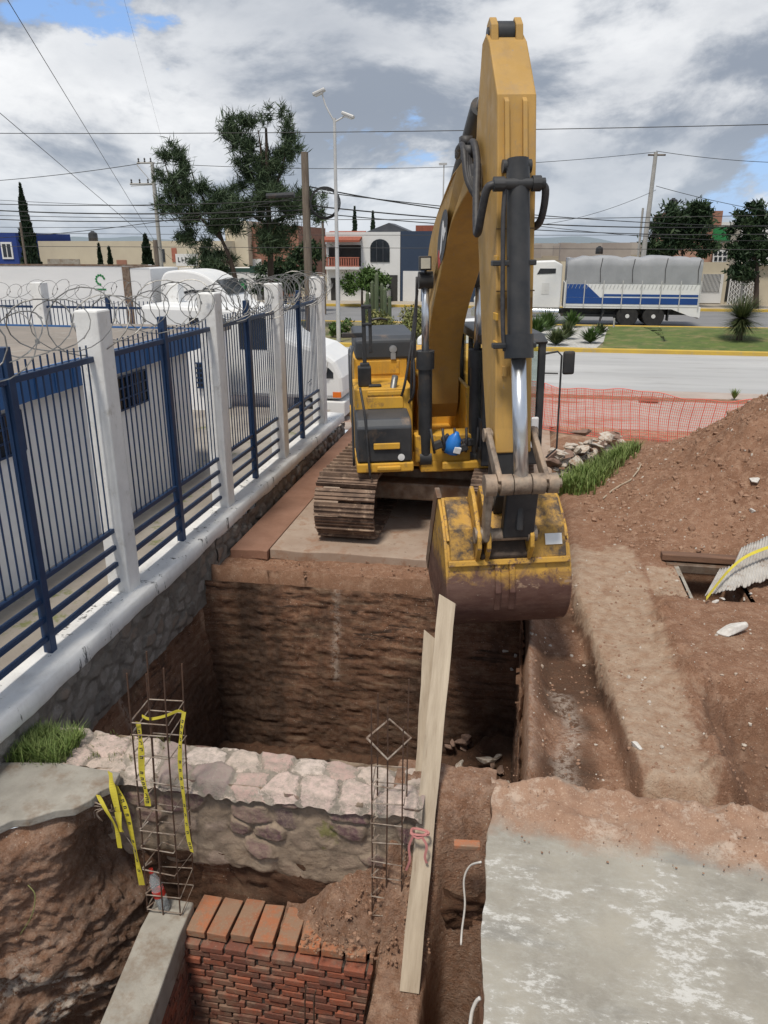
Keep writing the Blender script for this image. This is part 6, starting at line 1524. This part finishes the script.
# countless pebbles and clods
def scatter(name, pts, sizes, m, seed, label, cat):
    rs = np.random.RandomState(seed); ico = [(0, 0, 1), (.89, 0, .45), (.28, .85, .45), (-.72, .53, .45), (-.72, -.53, .45), (.28, -.85, .45), (.72, .53, -.45), (-.28, .85, -.45), (-.89, 0, -.45), (-.28, -.85, -.45), (.72, -.53, -.45), (0, 0, -1)]
    F = [(0, 1, 2), (0, 2, 3), (0, 3, 4), (0, 4, 5), (0, 5, 1), (1, 6, 2), (2, 7, 3), (3, 8, 4), (4, 9, 5), (5, 10, 1), (2, 6, 7), (3, 7, 8), (4, 8, 9), (5, 9, 10), (1, 10, 6), (11, 7, 6), (11, 8, 7), (11, 9, 8), (11, 10, 9), (11, 6, 10)]
    I = np.array(ico); n = len(pts); P_ = np.array(pts)[:, None, :]+(I[None]*rs.uniform(.6, 1.2, (n, 12, 1))*rs.uniform(.6, 1.2, (n, 1, 3))*np.array(sizes)[:, None, None])
    me = bpy.data.meshes.new(name); me.from_pydata(P_.reshape(-1, 3).tolist(), [], [tuple(i+12*k for i in f) for k in range(n) for f in F]); me.update()
    o = link(name, me, m); return tag(o, label, cat, kind='stuff')
M_CLOD = pm('soil_clods', (.36, .22, .15), (.22, .125, .08), 9, .95, 0, .5, 40, dirt=(.38, .26, .18), dscale=6, dlo=.55, dhi=.7)
rs = np.random.RandomState(77)
def pick(n, x0, x1, y0, y1, cond=None):
    x = rs.uniform(x0, x1, n); y = rs.uniform(y0, y1, n)
    if cond is not None: k = cond(x, y); x, y = x[k], y[k]
    return np.stack([x, y, site_h(x, y)], -1)
P1 = pick(13000, .8, 6.5, 10.0, 16.5, lambda x, y: (heap(x, y) > .03) & (rs.rand(len(x)) < .55))
scatter('heap_clods', P1, .006+.055*rs.rand(len(P1))**9+.016*rs.rand(len(P1))**2, M_CLOD, 1, 'loose brown clods and crumbs over the soil heap', 'soil clods')
P2 = pick(3000, .25, 4.5, 5.7, 10.5, lambda x, y: (rs.rand(len(x)) < .5))
scatter('ground_clods', P2, .006+.020*rs.rand(len(P2))**3, M_CLOD, 2, 'loose crumbs of soil over the dug ground', 'soil clods')
P3 = np.concatenate([pick(1000, .8, 6.5, 9.8, 16.5, lambda x, y: heap(x, y) > .02), pick(380, .25, 4, 5.8, 10.5)])
scatter('pebbles', P3, .008+.022*rs.rand(len(P3))**3, M_ROCK, 3, 'small pale pebbles scattered over heap and path', 'pebbles')
lx = rs.uniform(-4, .2, 260); ly = rs.uniform(9.3, 10.0, 260)
scatter('ledge_crumbs', np.stack([lx, ly, np.full(260, -.09)], -1), .006+.016*rs.rand(260)**2, M_CLOD, 4, 'soil crumbs on the ledge in front of the apron', 'soil clods')
lx = rs.uniform(0, 2.4, 700); ly = 5.5-rs.rand(700)**2.2*.9
scatter('slab_grit', np.stack([lx, ly, .02+.04*sst(4.9, 5.1, ly)], -1), .002+.009*rs.rand(700)**5, M_CLOD, 5, 'grit and crumbs on the far edge of the near slab', 'grit')
lx = rs.uniform(-1.5, -.45, 420); ly = rs.uniform(4.45, 5.1, 420)
zz2 = -1.10+.95*sst(4.45, 5.2, ly)*sst(-1.5, -.6, lx)
scatter('slope_crumbs', np.stack([lx, ly, zz2], -1), .006+.016*rs.rand(420)**2, M_CLOD, 6, 'soil crumbs running down onto the brick wall', 'soil clods')

# manhole with timber lintel, corrugated sheet with yellow tape
mh = thing('manhole', 'open square manhole with a timber lintel at the foot of the soil heap', 'manhole', (2.62, 10.0, 0))
for a in ((-.40, -.34, -.66, .66), (.34, .40, -.66, .66)): MB().b2(a[0], a[1], a[2], a[3], -.74, .0).build('side_wall', M_CONC, mh)
MB().b2(-.40, .40, -.70, -.64, -.74, -.05).build('side_wall', M_CONC, mh)
MB().b2(-.34, .34, -.64, .64, -.75, -.72).build('floor', M_SHADE, mh)
MB().b2(-.40, .40, .64, .72, -.74, .06).build('side_wall', M_CONC, mh)
MB().b2(-.55, .62, .50, .66, .03, .12).build('lintel', pm('brown_timber', (.20, .11, .07), (.14, .08, .055), 3, .85, 0, .5, 20, stretch=(.6, 5, 5)), mh, bevel=.01)
MB().b2(-.5, .60, .40, .49, -.10, .02).build('lintel', M_STEEL, mh, bevel=.01)
cs_ = thing('corrugated_sheet', 'broken corrugated pale grey roofing sheet leaning on the foot of the heap', 'roofing sheet', (3.3, 10.0, .1))
ncol = 240; rows = 12; arr = np.zeros((ncol, rows, 3))
A0 = np.array(atz(704, 598, .05)); A1 = np.array(atz(800, 572, .12)); B0_ = atY(727, 556, 10.75); B1_ = atY(800, 522, 10.95)
for i in range(ncol):
    u = i/(ncol-1); lo = A0+(A1-A0)*u; hi = np.array(B0_)+(np.array(B1_)-np.array(B0_))*u
    jl = .06*float(fbm(np.array(u*14.), np.array(0.), 901, 4)); jh = 1-(.38 if u < .18 else .0)+.06*float(fbm(np.array(u*9.), np.array(3.), 903, 3))
    for j in range(rows):
        v = jl+(jh-jl)*j/(rows-1); q_ = lo+(hi-lo)*v; q_[2] += .008*math.sin(u*165)+.02; arr[i, j] = q_
arr -= np.array([3.3, 10.0, .1])
t = NT('fibre_cement'); c = t.mix(t.ramp(t.noise(3, 8, .7), .35, .65), (.52, .50, .47), (.36, .33, .30)); c = t.mix(t.ramp(t.noise(6, 9, .75), .58, .7), c, (.28, .2, .15)); M_CORR = t.out(c, .85, 0, t.bump(t.noise(30), .2, .01), .2)
cs_m = grid_mesh('sheet', arr, M_CORR, None, None, None, cs_); sm = cs_m.modifiers.new('s', 'SOLIDIFY'); sm.thickness = .012
M_TAPE = pm('yellow_tape', (.62, .52, .05), (.50, .42, .05), 5, .4, 0, .05)
def tape(pts, w, label, loc=None, text=True, group='strips of yellow warning tape', wd=None, seed=0):
    P_ = [Vector(p_) for p_ in spline(pts, 8)]; o0 = P_[0].copy(); Q = [p_-o0 for p_ in P_]
    if wd is None: wds = [Vector((1, -.15, .05))+.5*Vector((math.sin(i*.35+seed), math.cos(i*.35+seed)*.6, 0)) for i in range(len(Q))]
    else: wds = [Vector(wd)]*len(Q)
    o = MB().ribbon(Q, w, wds).build('warning_tape', M_TAPE); o.location = o0; tag(o, label, 'warning tape', group)
    if text and len(Q) > 12:     # black block lettering along the strip
        tx = MB(); i = 3
        while i < len(Q)-2:
            p_ = Q[i]; d = (Q[i+1]-Q[i]).normalized(); wv = wds[i].normalized(); wv = (wv-d*wv.dot(d)).normalized(); nn = d.cross(wv)
            rot = Matrix((wv, d, nn)).transposed()
            tx.box(p_, (w*.55, .008, .006), rot); tx.box(p_+d*.016, (w*.5, .007, .006), rot); tx.box(p_+d*.008+wv*w*.2, (w*.12, .02, .006), rot)
            i += 2 if (i//2) % 5 else 4
        tx.build('lettering', M_DARK, o)
    return o
a = atz(706, 600, .14); 
tape([(a.x, a.y, .16), (2.75, 9.75, .24), (3.05, 10.05, .36), (3.5, 10.3, .46), (3.9, 10.45, .52)], .055, 'yellow tape laid across the corrugated sheet', None, False, None, wd=(.1, .9, .5))
for (px, py, s) in ((715, 603, .05), (722, 600, .04), (735, 598, .06), (745, 600, .05), (750, 595, .04), (712, 596, .05)):
    p = heap_at(px, py); rock(p.x, p.y, p.z+.02, s, 2, 'white rubble fragment under the corrugated sheet edge', 'white fragments under the sheet')
# dead stick on the heap
pp_ = [heap_at(x, y) for x, y in ((603, 500), (612, 492), (620, 487), (630, 482), (638, 472), (641, 466))]
o0 = pp_[0]; o = MB().tube([p_-o0+Vector((0, 0, .03)) for p_ in pp_], .014, 6).build('dead_stick', M_PLANK); o.location = o0; tag(o, 'pale thin stick lying on the left slope of the soil heap', 'stick')
# small red barrier block & green bollard on the pavement beyond the netting
o = MB().prism([(-.28, 0), (.28, 0), (.22, .16), (-.22, .16)], 0, .25).build('clay_block', M_RBRK, None, bevel=.04); o.location = atz(649, 403, 0); tag(o, 'small reddish block lying on the pavement beyond the netting', 'block')
agave(*atz(734, 400, 0)[:2], .35, 60, M_GRASS, 'small green tuft on the pavement edge above the heap crest', 55, 0., 'grass_tuft', 'grass tuft', .02, .9, None)

# ================================================================ NEAR FIELD: planks, cages, tapes, bottle
def plank(name, label, p0, p1, w, th, seed):
    p0 = Vector(p0); p1 = Vector(p1); d = (p1-p0); Ln = d.length; z = d.normalized(); x = Vector((1, .12, 0)); x = (x-z*x.dot(z)).normalized(); y = z.cross(x)
    rot = Matrix((x, y, z)).transposed()
    mb = MB(); n = 14; vs = []
    for i in range(n+1):
        t_ = i/n; j = .003*math.sin(i*1.7+seed); vs.append([(-w/2+j, -th/2, t_*Ln), (w/2+j, -th/2, t_*Ln), (w/2+j, th/2, t_*Ln), (-w/2+j, th/2, t_*Ln)])
    vs[-1][0] = (-w/2, -th/2, Ln+.07); vs[-1][3] = (-w/2, th/2, Ln+.07)
    V_ = [v for r_ in vs for v in r_]; F = [(0, 3, 2, 1), tuple(n*4+k for k in range(4))]
    for i in range(n):
        for k in range(4): F.append((i*4+k, i*4+(k+1) % 4, i*4+4+(k+1) % 4, i*4+4+k))
    mb.add(V_, F); o = mb.build(name, M_PLANK, None, bevel=.003); o.location = p0; o.rotation_euler = rot.to_euler(); return tag(o, label, 'plank')
P0 = atz(409, 992, -1.17); z_top = 1.33
def on_line(px, py, Y): return atY(px, py, Y)
plank('timber_plank', 'long pale timber plank leaning over the stone wall, the taller of the two', P0, atY(447, 603, 6.02), .15, .03, 1)
plank('timber_plank', 'shorter timber plank tied behind the long one', atY(417, 860, 5.05)+Vector((-.01, 0, 0)), atY(429, 638, 5.88), .095, .03, 2)
M_RIB = pm('pink_ribbon', (.55, .24, .22), (.45, .18, .17), 5, .6)
rp_ = atY(419, 832, 4.86)
rb = MB()
q0 = Vector((0, 0, 0))
rb.tube(spline([(-.06, -.03, 0), (0, -.05, .015), (.07, -.02, .0), (.06, .03, -.01), (-.05, .03, 0), (-.06, -.03, 0)], 4), .010, 5)
rb.tube(spline([(-.06, -.03, .01), (0, -.05, -.015), (.07, -.02, .02)], 4), .012, 5)
rb.ribbon(spline([(.03, -.05, 0), (.07, -.07, -.06), (.06, -.08, -.16), (.075, -.08, -.22)], 4), .02, None)
rb.ribbon(spline([(-.04, -.05, 0), (-.07, -.06, -.10), (-.06, -.07, -.22), (-.09, -.07, -.33)], 4), .018, None)
o = rb.build('pink_ribbon', M_RIB); o.location = rp_; tag(o, 'faded pink plastic ribbon tied around the two planks', 'ribbon')
def cage(name, label, base, w, hts, zs, top, seed, lean=(0, 0)):
    root = thing(name, label, 'rebar cage', base); rs = random.Random(seed)
    c4 = [(-w/2, -w/2), (w/2, -w/2), (w/2, w/2), (-w/2, w/2)]
    mids = [(0, -w/2), (0, w/2)]
    for i, (x, y) in enumerate(c4+mids[:1]):
        h = hts[i % len(hts)]; pts = [(x+lean[0]*t_*h, y+lean[1]*t_*h+.012*math.sin(t_*5+i), t_*h) for t_ in np.linspace(0, 1, 9)]
        MB().tube(pts, .0062, 6).build('vertical_bar', M_REBAR, root)
    for z in zs:
        dz = rs.uniform(-.02, .02); a = rs.uniform(-.10, .10); k = 1.03; s_ = MB(); lx_ = lean[0]*z; ly_ = lean[1]*z
        ring_ = [(x*k*math.cos(a)-y*k*math.sin(a)+lx_, x*k*math.sin(a)+y*k*math.cos(a)+ly_, z+dz+rs.uniform(-.018, .018)) for x, y in c4]
        ring_.append((ring_[0][0], ring_[0][1], ring_[0][2]+.012)); s_.tube(ring_, .0058, 5); s_.tube([ring_[-1], (ring_[-1][0]*.6, ring_[-1][1]*.6, ring_[-1][2]+.03)], .0058, 5)
        s_.build('stirrup', M_STIR, root)
    return root
cage('rebar_cage', 'tall rebar cage wrapped with yellow tape standing on the concrete beam', (-2.72, 4.76, -1.13), .29, (2.35, 2.42, 2.28, 2.36), [.05, .21, .44, .68, .90, 1.12, 1.36, 1.62, 1.80, 1.93], 0, 1, (.05, -.02))
cage('rebar_cage', 'shorter rebar cage with a tilted square stirrup on top, beside the planks', (-.84, 4.90, -1.02), .24, (2.0, 1.85, 2.1, 1.95), [.05, .22, .42, .60, .78, .95, 1.12, 1.30], 0, 2, (0, .02))
ts = MB().tube([(-.17, 0, 0), (.02, -.15, -.06), (.17, .02, .03), (-.02, .16, .08), (-.17, 0, 0)], .009, 6).build('loose_stirrup', M_STIR); ts.location = (-.85, 4.92, .62); tag(ts, 'loose square steel stirrup caught tilted on the bars of the shorter cage', 'stirrup')
def A(px, py, Y): v = atY(px, py, Y); return (v.x, v.y, v.z)
tape([A(142, 716, 4.62), A(150, 719, 4.60), A(165, 716, 4.62), A(178, 711, 4.70), A(184, 713, 4.72)], .022, 'yellow tape strung across the front of the taped cage', text=False, wd=(0, .2, 1))
tape([A(184, 712, 4.60), A(181, 735, 4.58), A(180, 765, 4.58), A(184, 800, 4.58), A(188, 835, 4.58), A(192, 852, 4.58)], .033, 'long yellow tape hanging down the right side of the taped cage', seed=1)
tape([A(138, 722, 4.60), A(141, 745, 4.58), A(142, 775, 4.58), A(146, 792, 4.57), A(148, 806, 4.57)], .05, 'short wide yellow tape hanging on the left side of the taped cage', seed=2)
tape([A(110, 772, 4.66), A(113, 790, 4.60), A(118, 812, 4.58)], .055, 'bright yellow tape end nearest the broken slab', text=False, seed=3)
tape([A(116, 785, 4.66), A(126, 810, 4.62), A(134, 845, 4.62), A(142, 885, 4.62)], .05, 'long dull yellow tape hanging between the slab and the cage', seed=4)
tape([A(98, 795, 4.60), A(106, 810, 4.56), A(116, 828, 4.55), A(120, 848, 4.55)], .038, 'dirty yellow tape tangled with wires under the slab', text=False, seed=5)
tape([A(118, 812, 4.57), A(119, 822, 4.56), A(121, 832, 4.56)], .055, 'striped end of yellow tape in the tangle', text=False, seed=6)
o0 = Vector(A(105, 808, 4.6)); wr_ = MB(); rs_ = random.Random(3)
for k in range(9):
    a = rs_.uniform(0, 6.28); wr_.tube(spline([(0, 0, 0), (.08*math.cos(a), -.03, .05*math.sin(a)), (.14*math.cos(a+.6), -.02, .10*math.sin(a+.6)-.02)], 4), .0025, 4)
wr_.tube(spline([(.05, 0, -.05), (.12, 0, -.2), (.20, .0, -.35), (.22, 0, -.48)], 4), .003, 4)
o = wr_.build('wire_tangle', M_STIR); o.location = o0; tag(o, 'tangle of thin wires and roots under the edge of the broken slab', 'wires')
# bottle in the cage
bt_ = thing('plastic_bottle', 'clear plastic soft drink bottle with red cap and red label inside the taped cage', 'bottle', (-2.73, 4.66, -1.125)); bt_.rotation_euler = (-.10, -.20, .4)
t = NT('clear_pet'); t.b.inputs['Base Color'].default_value = (.75, .8, .82, 1); t.b.inputs['Roughness'].default_value = .08; t.b.inputs['Transmission Weight'].default_value = .75; t.b.inputs['IOR'].default_value = 1.15
MB().rev((0, 0, 0), [(.0, 0), (.042, 0), (.050, .02), (.046, .08), (.050, .12), (.050, .25), (.044, .30), (.022, .36), (.016, .385), (0, .385)], 20).build('bottle', t.m, bt_, auto=50)
MB().rev((0, 0, 0), [(.051, .15), (.052, .15), (.052, .21), (.051, .21)], 20).build('label', M_RED, bt_, auto=50)
MB().rev((0, 0, 0), [(.0, .415), (.020, .415), (.020, .38), (0, .38)], 14).build('cap', M_RED, bt_)
# string, red tag, cords on the trench side
def cord(pts, r, m, name, label, cat):
    P_ = spline(pts, 6); o0 = Vector(P_[0]); o = MB().tube([Vector(q_)-o0 for q_ in P_], r, 6).build(name, m, None, smooth=True); o.location = o0; return tag(o, label, cat)
cord([A(481, 862, 4.45), A(470, 866, 4.50), A(464, 880, 4.48), A(465, 905, 4.42), A(462, 930, 4.36), A(461, 945, 4.3)], .008, M_ROCK3, 'string', 'thin white cord hanging down the trench side beside the near slab', 'cord')
cord([A(480, 998, 3.42), A(476, 1002, 3.42), A(472, 1012, 3.40), A(470, 1026, 3.36)], .012, M_ROCK3, 'white_pipe', 'white pipe end sticking out below the near slab', 'pipe')
o = MB().box((0, 0, 0), (.20, .07, .045), Matrix.Rotation(.1, 3, 'Z')).build('brick_fragment', M_HDR, None, bevel=.008); o.location = A(467, 845, 4.72); tag(o, 'small orange red brick fragment at the edge of the near slab', 'brick')
cord([A(305, 1024, 4.1), A(305, 1000, 4.12), A(306, 985, 4.12)], .006, M_REBAR, 'rebar_stub', 'left of two short rusty bars rising in front of the brick wall', 'rebar')
cord([A(314, 1024, 4.1), A(314, 1000, 4.12), A(316, 990, 4.12)], .007, M_REBAR, 'rebar_stub', 'right and thicker of two short rusty bars in front of the brick wall', 'rebar')
cord([A(20, 935, 3.9), A(32, 915, 3.9), A(35, 895, 3.95), A(28, 885, 3.98)], .004, M_STRAW, 'root', 'thin pale root curling on the earth bank at lower left', 'root')
